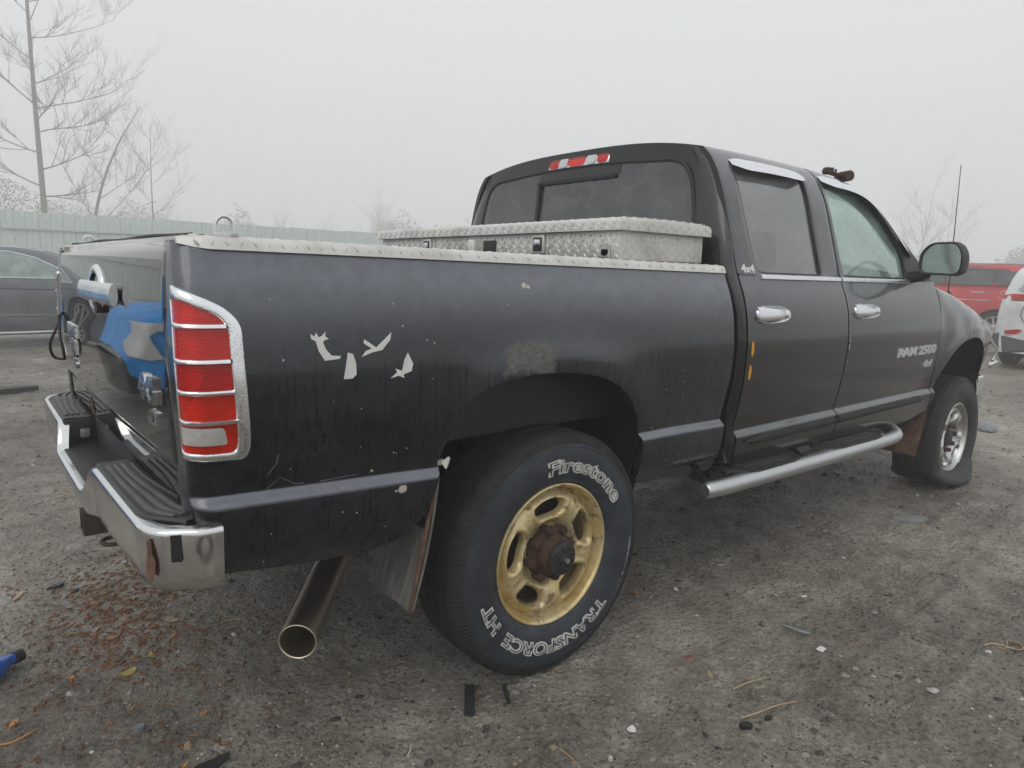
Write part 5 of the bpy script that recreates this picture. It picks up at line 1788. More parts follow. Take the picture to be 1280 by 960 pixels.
flat_piece('red_fragment', 'small red plastic fragment beside the tyre tracks', 'plastic shard', .43, -1.221, .045, .012, -.2, .003, 'plastic_red', 41)
flat_piece('red_fragment', 'tiny brown red plastic sliver beyond the white paper', 'plastic shard', 1.004, -1.54, .04, .010, -.9, .003, 'leaf_brown', 42)
flat_piece('purple_fragment', 'small purple plastic bit on the grey gravel', 'plastic shard', -1.072, 2.91, .05, .02, .2, .004, 'plastic_purple', 43)
flat_piece('black_crumb', 'flat black crumb, larger of two behind the hitch', 'chunk', -1.219, .697, .07, .032, .3, .012, 'plastic_dark', 44)
flat_piece('black_crumb', 'small black crumb beside the flat black one', 'chunk', -1.16, .609, .028, .02, .9, .012, 'plastic_dark', 45)
flat_piece('junk_part', 'broken black car part with an upright tab', 'car part', -1.03, 5.85, .42, .16, .2, .05, 'plastic_dark', 46)
stick('bone_chip', 'pale straw coloured splinter on the dirt below the mud flap', 'wood chip', [(-.60, -1.06), (-.58, -1.04), (-.565, -1.02)], .004, 'litter_pale')
flat_piece('pale_pebble', 'pale pebble on bare dirt beside the thin twig', 'stone', -.16, -1.40, .018, .014, .4, .008, 'litter_pale', 47)
flat_piece('paper_scrap', 'white flake of paper near the gold wheel', 'paper', .825, -.867, .035, .022, .7, .001, 'paper_white', 48, .002, .006)
flat_piece('paper_scrap', 'tiny white curl of paper beyond the gold wheel', 'paper', 1.20, -1.235, .035, .016, -.4, .001, 'paper_white', 49, .002, .005)
stick('dark_twig', 'thin dark twig with a knot on open dirt', 'twig', [(.40, -1.42, .006), (.46, -1.43, .01), (.56, -1.455, .006)], .003, 'wood_tan')
# blue bottle
bx, by = -1.437, .075
bt = thing('oil_bottle', 'blue plastic bottle with black cap lying on the dirt', 'bottle', (bx, by, gz(bx, by)+.034), rad(29))
def bl_sec(r_y, r_z): return [(r_y*math.copysign(abs(math.cos(t))**.7, math.cos(t)), r_z*math.copysign(abs(math.sin(t))**.7, math.sin(t))) for t in [2*PI*i/24 for i in range(24)]]
rows = []
for x, ry, rz in ((-.20, .001, .001), (-.20, .045, .026), (-.195, .052, .032), (-.10, .053, .033), (-.03, .052, .032), (.0, .040, .028), (.02, .022, .020), (.035, .017, .017), (.045, .017, .017)):
    rows.append([(x, a, c) for a, c in bl_sec(ry, rz)])
MB().grid(rows, close_u=True).build('bottle_body', 'bottle_blue', bt, angle=50)
MB().tube([(.043, 0, 0), (.072, 0, 0)], .021, 20).build('bottle_cap', 'plastic_dark', bt, angle=40)
# torn mirror shell lying in front of the truck
tx, ty = 5.85, -.53
ms = thing('mirror_shell', 'grey teardrop shaped plastic shell lying on open dirt', 'car part', (tx, ty, gz(tx, ty)), rad(200))
ms.scale = (.40, .40, .40)
rows = []
for t in steps(0, 1, .08):
    x = -.62+1.05*t
    wd = .20*math.sin(PI*min(1, (t*.98+.02))**.55)**1.1*(1 if t > .3 else 1)
    wd = .19*(math.sin(PI*t**1.9)**.8 if t > 0 else 0)+.012
    rows.append([(x, wd*math.cos(a)*.9+.10*(1-t)**2, max(-.01, wd*1.05*math.sin(a)*.8)+.06*t*math.sin(a)) for a in [PI*i/14 for i in range(15)]])
mb = MB().grid(rows)
mb.build('shell_skin', 'plastic_grey', ms, angle=60)
MB().tube([r[0] for r in rows]+[r[-1] for r in rows[::-1]], .012, 6).build('shell_rim', 'plastic_dark', ms)
# rusty bracket on the roof
rb = thing('rusty_bracket', 'rusty broken bracket lying on the pickup roof above the windscreen', 'bracket', (2.28, -.66, 1.835), rad(-25))
MB().box((0, 0, .035), (.16, .035, .014), .003, Matrix.Rotation(rad(12), 3, 'Y')).build('bracket_plate', 'underbody_rust', rb)
MB().tube([(.06, -.035, .03), (.06, .045, .03)], .028, 14).build('bracket_bush', 'hub_rust', rb)
MB().box((-.05, .0, .052), (.05, .03, .035), .004).build('bracket_arm', 'underbody_rust', rb)
MB().tube([(-.02, -.02, .0), (-.02, -.02, .06)], .006, 6).build('bracket_bolt', 'hub_rust', rb)

# ================================================================== FENCE
simple('fence_panel', (.58, .66, .63), .6, var=.08, scale=3)
simple('fence_rail', (.42, .49, .47), .6, var=.08)
FY = 27.0; FT = 2.93
fence = thing('metal_fence', 'tall pale green metal fence of vertical boards behind the yard', 'fence', (0, FY, 0))
bw_ = .350
me_b = None
for i in range(-26, 160):
    x = i*.36
    if me_b is None:
        mbb = MB()
        rows = [[(-bw_/2, 0, z), (-bw_/2+.02, -.022, z), (-.03, -.022, z), (0, -.008, z), (.03, -.022, z), (bw_/2-.02, -.022, z), (bw_/2+.006, .002, z)] for z in (.02, FT)]
        mbb.grid(rows)
        mbb.grid([[(a, b_+.012, c) for a, b_, c in r] for r in rows])
        mbb.grid([rows[1], [(a, b_+.012, c) for a, b_, c in rows[1]]])
        o = mbb.build('board', 'fence_panel', fence, angle=30)
        me_b = o.data
    else:
        o = bpy.data.objects.new('board', me_b); C.objects.link(o); o.parent = fence
    o.location = (x, .004*((i*7) % 5-2), .006*((i*13) % 7-3))
for z in (.35, 2.35):
    MB().box((24, -.05, z), (67.0, .05, .075), .008).build('rail', 'fence_rail', fence)
for i in range(-3, 18):
    MB().box((i*3.24, .07, 1.45), (.09, .09, 2.88), .008).build('post', 'fence_rail', fence)

# ================================================================== TREES
simple('bark', (.16, .145, .125), .85, var=.3, scale=12)
simple('bark_thin', (.17, .148, .125), .85, var=.3)
simple('dead_leaf', (.16, .10, .05), .8, var=.3)
def grow(mb, p, d, L_, r, depth, rng, lv, leaves=None, droop=.05):
    n_ = 6
    pts = [Vector(p)]; dd = Vector(d).normalized()
    for i in range(n_):
        dd = (dd+Vector((rng.gauss(0, .07), rng.gauss(0, .07), rng.gauss(0, .05)+droop)) * (1.0 if depth else .35)).normalized()
        pts.append(pts[-1]+dd*L_/n_)
    mb.tube(pts, [max(.004, r*(1-.72*i/n_)) for i in range(n_+1)], 5 if lv < 2 else 3, caps=False)
    if lv == 0: return
    k = 5 if depth == 0 else (7 if depth == 1 else 5)
    for j in range(k):
        i = rng.randint(1, n_)
        b0 = pts[i]
        ax_ = Vector((rng.gauss(0, 1), rng.gauss(0, 1), rng.gauss(0, .4)))
        nd = ((pts[i]-pts[i-1]).normalized()*.95+ax_.normalized()*.75+Vector((0, 0, .18))).normalized()
        grow(mb, b0, nd, L_*rng.uniform(.42, .66), r*(1-.72*i/n_)*.6+.003, depth+1, rng, lv-1, leaves, droop)
    if leaves is not None and lv == 1:
        for _ in range(2): leaves.append(pts[-1]+Vector((rng.gauss(0, .1), rng.gauss(0, .1), rng.gauss(0, .1))))
def bare_tree(name, label, x, y, H, r, seed, limbs, lean=(0, 0), lv=3, group='bare trees behind the fence'):
    rng = random.Random(seed)
    t = thing(name, label, 'tree', (x, y, 0), 0, group)
    tr = MB()
    pts = []
    for i in range(15):
        k = i/14
        pts.append(Vector((lean[0]*k*k*H+.10*math.sin(k*5+seed)*k, lean[1]*k*H, H*k)))
    tr.tube(pts, [max(.012, r*(1-.90*i/14)) for i in range(15)], 8)
    tr.build('trunk', 'bark', t)
    cr = MB(); lv_ = []
    def at(zz):
        k = min(13.999, zz/H*14); i = int(k)
        return pts[i].lerp(pts[i+1], k-i), r*(1-.9*k/14)
    for zz, ang, el, L_ in limbs:
        p, rr_ = at(zz)
        grow(cr, p, (math.cos(el)*math.cos(ang), math.cos(el)*math.sin(ang), math.sin(el)), L_, max(.010, rr_*.36), 1, rng, lv, lv_)
    o = cr.build('crown', 'bark_thin', t, smooth=False, recalc=False)
    lf = MB()
    for q in lv_:
        if rng.random() > .10: continue
        s = .045
        a = Vector((rng.gauss(0, 1), rng.gauss(0, 1), rng.gauss(0, 1))).normalized()*s
        b_ = Vector((rng.gauss(0, 1), rng.gauss(0, 1), rng.gauss(0, 1))).normalized()*s
        lf.add([q-a, q-b_*.6, q+a, q+b_*.6], [(0, 1, 2, 3)])
    if lf.v:
        o = lf.build('leaves', 'dead_leaf', t, smooth=False, recalc=False); o['kind'] = 'stuff'
    return t
R_, L__ = 0.0, PI          # to the right / left along the fence
limbs = [(2.6, R_+.2, .15, 2.2), (2.9, L__, .3, 2.6), (3.4, R_-.3, .35, 2.4), (3.9, L__-.3, .25, 2.2), (4.5, R_+.3, .35, 2.8), (5.2, R_, .30, 2.9), (5.3, L__+.1, .75, 4.2), (5.9, R_+.5, .5, 2.4), (6.6, L__, .55, 2.4), (7.2, R_, .22, 3.2), (7.9, L__+.2, .6, 2.6),
         (8.2, R_-.1, .48, 3.6), (8.6, L__, .7, 3.6), (9.2, R_+.1, .9, 2.6), (9.8, L__-.2, .7, 2.5), (10.6, R_, .75, 2.2), (11.0, L__+.3, 1.0, 2.6), (11.6, R_+.2, 1.0, 2.2), (6.2, 1.5, .5, 2.0), (7.6, -1.5, .5, 2.2), (9.0, 1.4, .8, 2.0), (4.8, -1.5, .3, 2.0)]
K = 1.93
def big(l): return [(z*K, a, e, L_*K*.78) for z, a, e, L_ in l]
bare_tree('bare_tree', 'tallest bare tree with straight trunk and spreading limbs behind fence', 3.55, 48.0, 13.8*K, .185, 3, big(limbs), (.0, 0), group=None)
limbs2 = [(1.6, R_, .8, 3.4), (2.0, L__, 1.0, 2.0), (2.6, R_, .55, 2.8), (3.2, L__+.4, .9, 1.8), (3.8, R_, .9, 1.8), (4.4, L__, 1.0, 1.4)]
bare_tree('bare_tree', 'leaning bare tree beside the tallest tree behind fence', 5.6, 47.0, 5.6*K, .14, 8, big(limbs2), (.30, 0), 2, None)
limbs3 = [(2.2, R_, .7, 1.9), (2.6, L__, .8, 1.6), (3.2, R_+.3, .8, 1.7), (3.6, L__, .9, 1.5), (4.3, R_, 1.0, 1.2), (4.6, L__, 1.0, 1.1)]
bare_tree('bare_tree', 'slender young bare tree with upright thin trunk behind fence', 9.4, 47.5, 5.2*K, .07, 15, big(limbs3), (.0, 0), 2, None)
# undergrowth behind the fence
simple('scrub_leaf', (.30, .29, .18), .8, var=.4)
simple('scrub_grey', (.25, .23, .20), .85, var=.35)
def scrub(name, label, x, y, rx, rz, cnt, mat, seed):
    rng = random.Random(seed)
    t = thing(name, label, 'bush', (x, y, 0))
    tw = MB(); lf = MB()
    for i in range(26):
        a, e = rng.uniform(0, 2*PI), rng.uniform(.7, 1.5)
        L_ = rz*rng.uniform(.6, 1.0)
        e2 = Vector((math.cos(a)*math.cos(e)*rx/rz*1.2, math.sin(a)*math.cos(e)*.8, math.sin(e)))
        tw.tube([(0, 0, 0), e2*L_*.5+Vector((rng.gauss(0, .1), rng.gauss(0, .1), 0)), e2*L_], [.03, .018, .005], 4, caps=False)
    for i in range(cnt):
        a, q = rng.uniform(0, 2*PI), rng.random()**.5
        z = rz*rng.random()**.8
        k = math.sqrt(max(0, 1-(z/rz)**2))*(.75+.35*math.sin(a*3+z*2))
        p = Vector((rx*q*math.cos(a)*k, rx*.6*q*math.sin(a)*k, z))
        s = rng.uniform(.03, .08)
        u_ = Vector((rng.gauss(0, 1), rng.gauss(0, 1), rng.gauss(0, 1))).normalized()*s
        v_ = Vector((rng.gauss(0, 1), rng.gauss(0, 1), rng.gauss(0, 1))).normalized()*s*.6
        lf.add([p-u_, p-v_, p+u_, p+v_], [(0, 1, 2, 3)])
    tw.build('stems', 'bark_thin', t, smooth=False, recalc=False)
    o = lf.build('foliage', mat, t, smooth=False, recalc=False); o['kind'] = 'stuff'
scrub('undergrowth_bush', 'yellow green bush below the tallest bare tree', -.2, 43.0, 5.2, 6.0, 18000, 'scrub_leaf', 2)
# the far wood, fading into the fog
rng = random.Random(44)
fw_ = MB()
def far_tree(x, y, H, r, spread):
    grow(fw_, (x, y, 0), (rng.gauss(0, .05), rng.gauss(0, .05), 1), H, r, 0, rng, 2)
    for k in range(7):
        z = H*rng.uniform(.3, .8); a = rng.uniform(0, 2*PI)
        grow(fw_, (x, y, z), (math.cos(a), math.sin(a), .9), H*.35*spread, r*.45, 1, rng, 2)
for i in range(18):
    ang = rad(rng.uniform(40, 92)); d = rng.uniform(100, 150)
    far_tree(CAMX+d*math.cos(ang), CAMY+d*math.sin(ang), rng.uniform(6, 10.5), .14, 1.0)
for i in range(3):
    ang = rad(rng.uniform(10, 40)); d = rng.uniform(125, 150)
    far_tree(CAMX+d*math.cos(ang), CAMY+d*math.sin(ang), rng.uniform(9, 15), .16, 1.0)
NB = 130000
an_ = np.radians(nr.uniform(12, 93, NB)); dd_ = nr.uniform(98, 152, NB)
bx_, by_ = CAMX+dd_*np.cos(an_), CAMY+dd_*np.sin(an_)
hm = 7.0+4.2*np.sin(an_*9.0+1.0)*np.sin(an_*23+.5)+1.8*np.sin(an_*61)+1.2*np.sin(an_*140+dd_*.2)
hm *= np.where(an_ > .62, 1, .9)
hz_ = .85*hm*nr.random(NB)**.8
s_b = nr.uniform(.10, .28, NB)
U3 = nr.normal(size=(NB, 3)); U3 *= (s_b/np.linalg.norm(U3, axis=1))[:, None]
V3 = nr.normal(size=(NB, 3)); V3 *= (.6*s_b/np.linalg.norm(V3, axis=1))[:, None]
P0 = np.stack([bx_, by_, np.maximum(hz_, .6)], -1)
fv = np.stack([P0-U3, P0-V3, P0+U3, P0+V3], 1).reshape(-1, 3).tolist()
k_ = len(fw_.v)
fw_.v += [tuple(q) for q in fv]
fw_.f += [(k_+4*i, k_+4*i+1, k_+4*i+2, k_+4*i+3) for i in range(NB)]
o = fw_.build('distant_wood', 'scrub_grey', None, smooth=False, recalc=False); o['kind'] = 'stuff'

# ================================================================== OTHER CARS
def car_paint(name, c, rough=.2, metal=.3):
    m, n, b = nmat(name)
    v = coords(n)
    f = noise_tex(n, v, 4, 6, .6)
    n.links.new(ramp(n, f, [(.35, [q*.85 for q in c]), (.7, [min(1, q*1.1+.01) for q in c])]), b.inputs['Base Color'])
    inp(b, Metallic=metal, Roughness=rough+.1)
    b.inputs['Coat Weight'].default_value = .6
    b.inputs['Coat Roughness'].default_value = .12
    bump(n, b, noise_tex(n, v, 2.2, 2), .12, .03)
car_paint('car_grey', (.15, .16, .175)); car_paint('car_white', (.66, .68, .69), .25, 0); car_paint('car_red', (.50, .022, .025), .25, .1); car_paint('car_dark', (.03, .032, .036))
simple('cladding', (.075, .077, .080), .55, var=.15)
simple('alloy', (.50, .50, .50), .35, metal=.8)

class Car:
    def __init__(s, name, label, cat, loc_, rz, L_, Wd, paint_m, top, belt, wx, R, sill=.24, tumble=.40):
        s.root = thing(name, label, cat, loc_, rz)
        s.L, s.hw0, s.belt, s.wx, s.R, s.sill, s.tum = L_, Wd/2, belt, wx, R, sill, tumble
        s.top = pchip([a for a, b_ in top], [b_ for a, b_ in top])
        s.paint = paint_m
        s.body()
        for x in wx:
            for sd in (-1, 1): s.wheel(x, sd)
    def hw(s, x):
        e = min(x, s.L-x)
        k = 1-.10*max(0, (.7-e)/.7)**2-.10*max(0, (.14-e)/.14)**2.2
        return s.hw0*k
    def w(s, x, z):
        h = s.hw(x); b_ = s.belt
        y = h*(1-.09*max(0, (.48-z)/.30)**2-.035*max(0, (z-.66)/.36)**2)
        if z > b_: y = h*(1-.035*min(1, max(0, (b_-.66)/.36)**2))-.015*sstep(b_, b_+.04, z)-(z-b_)*s.tum
        t = s.top(x)
        if z > t-.07: y -= .06*((z-t+.07)/.07)**2
        return y
    def zb(s, x):
        for xw in s.wx:
            d = abs(x-xw); Ra = s.R+.055
            if d < Ra: return max(s.sill, s.R+math.sqrt(Ra*Ra-d*d))
        return s.sill
    def pt(s, x, z, off=0, sd=-1): return (x, sd*(s.w(x, z)+off), z)
    def body(s):
        L_ = s.L
        xs = [0, .004, .015, .035, .07, .12]+steps(.17, L_-.17, .05)+[L_-.12, L_-.07, L_-.035, L_-.015, L_-.004, L_]
        for xw in s.wx: xs += [xw+(s.R+.055)*math.cos(PI*i/24) for i in range(25)]
        xs = sorted(set(round(x, 4) for x in xs))
        lv = [.2, .24, .28, .32, .37, .42, .48, .55, .62, .68, .74, .80, .86, .92, .97, 1.0, 1.04, 1.08, 1.13, 1.18, 1.24, 1.30, 1.36, 1.42, 1.48, 1.54, 1.6, 1.66, 1.72, 1.78, 1.84, 1.9]
        mb = MB()
        rows = []
        for l in lv:
            row = []
            for x in xs:
                z = min(max(l, s.zb(x)), s.top(x))
                row.append((x, -s.w(x, z), z))
            rows.append(row)
        full = [list(r) for r in rows]
        mb.grid(rows); mb.grid([[(a, -b_, c) for a, b_, c in r] for r in rows])
        V = [1, .97, .9, .75, .5, .25, 0, -.25, -.5, -.75, -.9, -.97, -1]
        trow = []
        for x in xs:
            t = s.top(x); y = s.w(x, t)
            trow.append([(x, -v_*y, t+.035*(1-abs(v_)**2.4)) for v_ in V])
        mb.grid(trow)
        for j, dr in ((0, -1), (-1, 1)):
            grid_ = []
            for r in rows:
                p = r[j]
                grid_.append([(p[0]+dr*.10*(1-v_*v_)*(1 if p[2] < 1.1 else .6), p[1]*v_, p[2]) for v_ in V])
            mb.grid(grid_)
        s.body_o = mb.build('body', s.paint, s.root, merge=1e-4, angle=40)
        for xw in s.wx:
            for sd in (-1, 1):
                wl = MB()
                Ra = s.R+.06
                rr_ = [[(xw+Ra*math.cos(PI*i/16*1.3-.45), sd*y, s.R+Ra*math.sin(PI*i/16*1.3-.45)) for i in range(17)] for y in (s.hw0*.90, s.hw0*.55)]
                wl.grid(rr_); wl.add(rr_[1]+[(xw, sd*s.hw0*.55, s.R*.5)], [(i, i+1, 17) for i in range(16)])
                wl.build('wheel_well', 'under_black', s.root)
        MB().box((L_/2, 0, s.sill+.03), (L_*.9, s.hw0*1.5, .10), .02).build('underbody', 'under_black', s.root)
    def wheel(s, x, sd):
        r = s.R
        root = sub('wheel', s.root)
        O = (x, 0, r)
        y0 = s.hw0-.125
        def place(mb):
            mb.v = [(a, sd*(-b_+y0), c) for a, b_, c in mb.v]
            return mb
        rr_ = r*.70
        place(MB().lathe([(rr_, -.095), (rr_+.03, -.108), (r*.87, -.112), (r*.95, -.100), (r, -.075), (r, .075), (r*.94, .10), (rr_, .10)], O, 48)).build('tyre', 'tyre_rubber', root, angle=40)
        rim = MB().lathe([(rr_+.004, -.095), (rr_+.004, -.103), (rr_-.012, -.103), (rr_-.018, -.085), (rr_-.03, -.04), (rr_-.04, .09)], O, 48)
        rim.lathe([(.075, -.06), (.07, -.082), (.045, -.088), (.0001, -.090)], O, 24)
        for k in range(9):
            a = 2*PI*k/9
            ca, sa_ = math.cos(a), math.sin(a)
            def q(rd, tn, y): return (x+rd*ca-tn*sa_, y, r+rd*sa_+tn*ca)
            rim.add([q(.05, -.028, -.078), q(.05, .028, -.078), q(rr_-.01, .02, -.092), q(rr_-.01, -.02, -.092), q(.05, -.03, -.05), q(.05, .03, -.05), q(rr_-.01, .022, -.06), q(rr_-.01, -.022, -.06)], [(0, 1, 2, 3), (0, 3, 7, 4), (1, 5, 6, 2)])
        place(rim).build('rim', 'alloy', root, angle=40)
        place(MB().lathe([(rr_-.03, -.02), (.0001, -.02)], O, 32)).build('brake_disc', 'under_black', root)
    def window(s, poly, mat='glass_car', trim=None, sides=(-1, 1), r=.04, name='side_window'):
        pl = resample(round_poly([Vector(p) for p in poly], r), 72)
        for sd in sides:
            g = patch([Vector((p.x, p.y)) for p in pl], lambda a, b_: s.pt(a, b_, .004, sd), 5).build(name, mat, s.root)
            if trim: MB().tube([s.pt(p.x, p.y, .006, sd) for p in pl], .010, 5, closed=True).build('window_trim', trim, s.root)
    def on_top(s, poly, mat, name, r=.06):
        # poly in (x, v): v -1..1 across
        pl = resample(round_poly([Vector(p) for p in poly], r), 72)
        def f(a, v_):
            t = s.top(a); y = s.w(a, t)
            return (a, -v_*y, t+.035*(1-abs(v_)**2.4)+.006)
        patch([Vector((p.x, p.y)) for p in pl], f, 8).build(name, mat, s.root)
    def line(s, pts, r, mat, name, sides=(-1, 1), off=.001):
        for sd in sides: MB().tube([s.pt(a, b_, off, sd) for a, b_ in pts], r, 5).build(name, mat, s.root)
    def slabs(s, poly, mat, name, thick=.012, sides=(-1, 1), r=.03):
        pl = round_poly([Vector(p) for p in poly], r)
        for sd in sides: slab([Vector((p.x, p.y)) for p in pl], lambda a, b_, h: s.pt(a, b_, h, sd), thick, 4).build(name, mat, s.root)
    def mirror(s, x, z, mat):
        for sd in (-1, 1):
            y = s.w(x, z)
            mb = MB().box((x-.02, sd*(y+.13), z+.06), (.10, .20, .14), .04, None, 3).box((x, sd*(y+.02), z+.01), (.07, .10, .04), .012)
            mb.build('wing_mirror', mat, s.root)

def sedan(name, label, loc_, rz, mat):
    top = [(0, .95), (.10, 1.06), (.35, 1.10), (.75, 1.15), (1.15, 1.30), (1.55, 1.43), (2.0, 1.485), (2.4, 1.49), (2.8, 1.455), (3.1, 1.36), (3.4, 1.20), (3.62, 1.08), (3.9, 1.02), (4.3, .95), (4.6, .85), (4.78, .72), (4.87, .60)]
    c = Car(name, label, 'car', loc_, rz, 4.87, 1.85, mat, top, 1.03, (.98, 3.83), .335, .20, .40)
    c.window([(1.05, 1.045), (2.02, 1.045), (2.02, 1.425), (1.62, 1.39), (1.25, 1.22)], trim='chrome_handle')
    c.window([(2.10, 1.045), (3.22, 1.035), (3.05, 1.17), (2.75, 1.34), (2.45, 1.42), (2.10, 1.43)], trim='chrome_handle')
    c.on_top([(2.92, -.86), (2.92, .86), (3.66, .90), (3.66, -.90)], 'glass_car', 'windscreen')
    c.on_top([(.72, -.86), (.72, .86), (1.40, .82), (1.40, -.82)], 'glass_car', 'rear_window')
    for x in (2.06, 3.20): c.line([(x, 1.0), (x, .7), (x-.02, .32)], .004, 'rubber_seal', 'door_gap')
    c.line([(.98+.42, .50), (.98+.46, .9), (1.10, 1.02)], .004, 'rubber_seal', 'door_gap')
    c.line([(.9, .90), (2.0, .885), (3.3, .86)], .007, 'under_black', 'crease', off=-.003)
    c.line([(1.45, .50), (2.4, .49), (3.35, .47)], .012, 'car_grey', 'crease', off=-.002)
    c.line([(1.42, .235), (2.4, .225), (3.38, .235)], .022, 'brushed_alu', 'sill_trim', off=.004)
    for x in (1.30, 2.30): c.slabs([(x, .925), (x+.20, .925), (x+.20, .955), (x, .955)], mat, 'door_handle', .02, r=.012)
    c.mirror(3.06, 1.02, mat)
    c.slabs([(.0, .72), (.16, .74), (.42, .90), (.30, .97), (.02, .92)], 'lens_dark_red', 'tail_lamp', .008)
    c.slabs([(4.40, .74), (4.70, .66), (4.80, .74), (4.50, .86)], 'lens_clear', 'headlamp', .008)
    return c
sedan('grey_sedan', 'dented grey sedan with chrome window trim parked before the fence', (-3.12, 10.0+.92, 0), 0, 'car_grey')

def suv(name, label, loc_, rz, mat, H, belt, clad='cladding', gl='glass_car'):
    top = [(0, 1.06), (.05, 1.20), (.20, H-.16), (.40, H-.05), (.8, H), (1.8, H+.01), (2.5, H-.04), (2.9, H-.17), (3.3, H-.42), (3.6, belt+.10), (3.9, belt+.04), (4.3, belt-.06), (4.52, belt-.22), (4.62, .70)]
    c = Car(name, label, 'suv', loc_, rz, 4.62, 1.86, mat, top, belt, (.88, 3.62), .355, .26, .30)
    z1 = H-.13
    c.window([(.30, belt+.03), (.95, belt+.02), (.95, z1), (.48, z1-.02)], gl)
    c.window([(1.02, belt+.02), (1.92, belt+.02), (1.92, z1+.01), (1.02, z1)], gl)
    c.window([(2.0, belt+.02), (3.15, belt+.01), (2.85, z1-.14), (2.5, z1-.01), (2.0, z1+.01)], gl)
    c.on_top([(2.72, -.86), (2.72, .86), (3.56, .90), (3.56, -.90)], 'glass_car', 'windscreen')
    for x in (1.97, 3.05): c.line([(x, belt), (x, .7), (x-.02, .40)], .004, 'rubber_seal', 'door_gap')
    c.slabs([(.02, .30), (.44, .30), (.44, .47), (.02, .56)], clad, 'bumper_cladding', .012, r=.02)
    c.slabs([(1.32, .28), (3.18, .28), (3.18, .42), (1.32, .42)], clad, 'sill_cladding', .012, r=.02)
    c.mirror(3.02, belt, mat)
    c.line([(.55, H-.05), (1.4, H-.01), (2.3, H-.03)], .018, 'brushed_alu', 'roof_rail', off=-.05)
    return c
def rear_plate(c, poly, mat, name, thick=.012, r=.03):
    # on the rear face: poly in (v, z), v -1..1 across
    pl = [Vector((p.x, p.y)) for p in round_poly([Vector(p) for p in poly], r)]
    def f(v_, z, h):
        zz = min(z, c.top(0))
        x = -.10*(1-v_*v_)*(1 if z < 1.1 else .6)
        y = c.w(0, zz)
        if z > c.top(0):
            for k in range(60):
                xx = k*.01
                if c.top(xx)+.0 >= z: break
            x = xx-.06*(1-v_*v_); y = c.w(xx, z)
        return (x-h-.004, v_*y, z)
    return slab(pl, f, thick, 4).build(name, mat, c.root)
W1 = suv('white_suv', 'white suv with grey lower bumper parked beyond the pickup nose', (11.3, .19, 0), 0, 'car_white', 1.64, 1.10)
rear_plate(W1, [(.99, 1.07), (.99, 1.17), (.10, 1.16), (.10, 1.11), (.70, 1.09)], 'lens_dark_red', 'tail_lamp', .02, .015)
rear_plate(W1, [(-.99, 1.07), (-.99, 1.17), (-.10, 1.16), (-.10, 1.11), (-.70, 1.09)], 'lens_dark_red', 'tail_lamp', .02, .015)
rear_plate(W1, [(-.98, .26), (.98, .26), (.99, .52), (.60, .46), (-.60, .46), (-.99, .52)], 'cladding', 'bumper_cladding', .02, .03)
for k in (-1, 1):
    rear_plate(W1, [(k*.93, .545), (k*.72, .56), (k*.62, .62), (k*.70, .635), (k*.95, .60)], 'lens_dark_red', 'fog_lamp', .02, .01)
    MB().tube([(-.10*(1-v_*v_)-.008, v_*W1.w(0, z), z) for v_, z in ((k*.72, 1.06), (k*.70, .85), (k*.62, .74), (k*.40, .70), (0, .69))], .005, 5).build('tailgate_gap', 'rubber_seal', W1.root)
rear_plate(W1, [(-.86, 1.22), (.86, 1.22), (.78, 1.52), (-.78, 1.52)], 'glass_car', 'rear_window', .008, .05)
for sd in (-1, 1): W1.slabs([(.0, 1.07), (.34, 1.10), (.30, 1.15), (.0, 1.17)], 'lens_dark_red', 'tail_lamp_side', .01, (sd,), .01)
R1 = suv('red_suv', 'red suv with grey roof and outlined fuel flap behind the white suv', (16.2+.93, 1.55, 0), PI/2, 'car_red', 1.72, 1.26, gl='glass_back')
R1.slabs([(.24, 1.275), (3.22, 1.265), (2.9, 1.50), (2.5, 1.665), (1.6, 1.69), (.46, 1.665)], 'car_dark', 'roof_side', .002, r=.03)
R1.line([(.68, 1.16), (.83, 1.16), (.86, .98), (.65, .98), (.68, 1.16)], .007, 'litter_pale', 'fuel_flap_edge')
R1.line([(1.0, .95), (1.7, .95)], .008, 'car_white', 'side_stripe'); R1.line([(1.15, 1.12), (1.40, 1.12)], .012, 'car_white', 'door_handle_trim')
for sd in (-1, 1): R1.slabs([(.02, .95), (.26, .97), (.30, 1.18), (.06, 1.20)], 'lens_dark_red', 'tail_lamp', .01, (sd,), .02)
R1.on_top([(.30, -.9), (.30, .9), (2.5, .9), (2.5, -.9)], 'cladding', 'roof_skin')
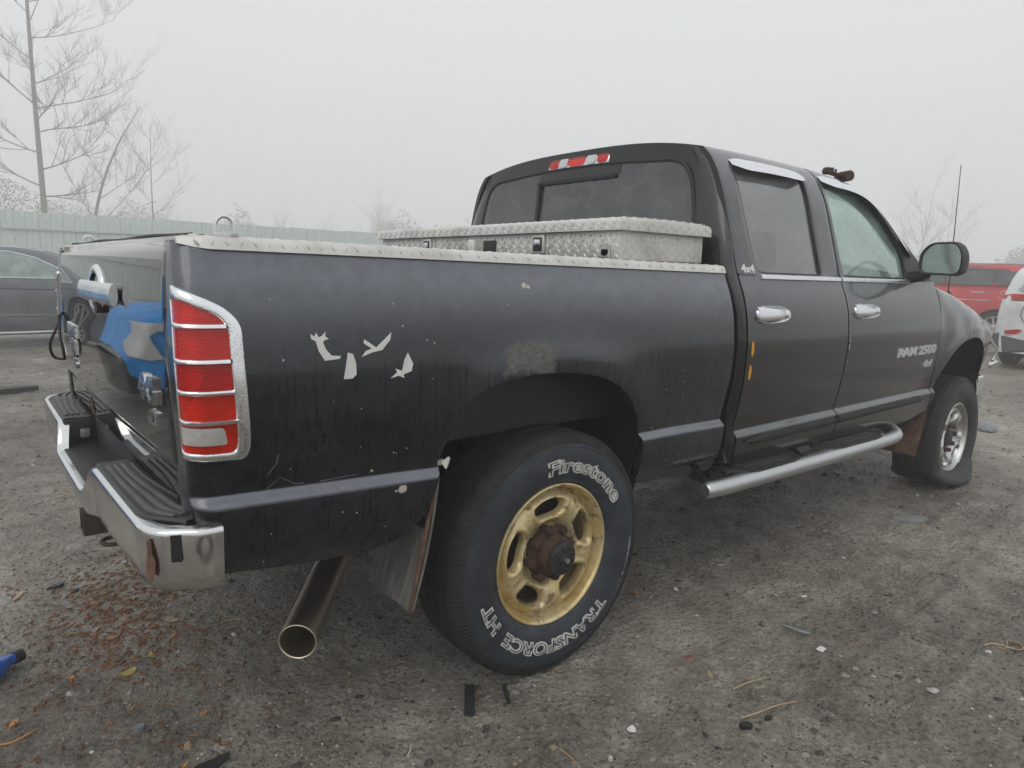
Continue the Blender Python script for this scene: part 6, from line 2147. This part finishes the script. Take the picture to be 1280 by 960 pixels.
# a wrecked dark car left of the frame: the glossy tailgate mirrors it and its blue cover
D1 = sedan('dark_sedan', 'dark sedan parked alongside the dented grey one, blue tarp over its nose', (-6.75, 4.3, 0), 0, 'car_dark')
m, n, b = nmat('tarp_blue')
v = coords(n)
f = noise_tex(n, v, 5, 7, .65)
sp_ = node(n, 'ShaderNodeSeparateXYZ'); n.links.new(coords(n), sp_.inputs[0])
n.links.new(ramp(n, f, [(.3, (.012, .22, .70)), (.7, (.04, .42, .95))]), b.inputs['Base Color'])
inp(b, Roughness=.35)
bump(n, b, f, .6, .05)
tarp = thing('blue_tarp', 'blue plastic tarp with white tape band draped over the dark sedan', 'tarp', (-6.75, 4.3, 0))
def ts_(x, z): return D1.w(x, z)+.07+.03*math.sin(x*11+z*6)+.015*math.sin(x*29+z*3)
rows = []
rng = random.Random(9)
for x in steps(2.95, 4.84, .07):
    row = []
    t = D1.top(x); yw = D1.w(x, t)
    hem = .50+.08*math.sin(x*4.1)+(.16 if abs(x-3.83) < .33 else -.14)
    sidez = steps(hem, t-.02, .07)[:12] if False else [hem+(t-.02-hem)*k/9 for k in range(10)]
    for z in sidez: row.append((x, -ts_(x, z), z))
    for v_ in (.95, .8, .5, .2, -.2, -.5, -.8, -.95): row.append((x, -v_*yw, t+.035*(1-abs(v_)**2.4)+.03+.015*math.sin(x*9+v_*8)))
    for z in sidez[::-1]: row.append((x, D1.w(x, z)+.035, z))
    rows.append(row)
to_ = MB().grid(rows).build('tarp_sheet', 'tarp_blue', tarp, angle=60)
MB().grid([[(x, -(ts_(x, z)+.014), z) for x in steps(3.0, 4.80, .035)] for z in steps(.70, .79, .015)]).build('tape_band', 'paper_white', tarp)

# ================================================================== HAZE
m = bpy.data.materials.new('haze_air'); m.use_nodes = True
n = m.node_tree; n.nodes.clear()
out = n.nodes.new('ShaderNodeOutputMaterial')
pv = n.nodes.new('ShaderNodeVolumePrincipled')
pv.inputs['Color'].default_value = (.995, .996, .997, 1)
pv.inputs['Density'].default_value = .0105
pv.inputs['Anisotropy'].default_value = 0.0
n.links.new(pv.outputs[0], out.inputs['Volume'])
MATS['haze_air'] = m
hz = MB().box((CAMX, CAMY, 14.5), (322, 322, 31.0)).build('haze', 'haze_air', None, smooth=False)
hz['kind'] = 'stuff'
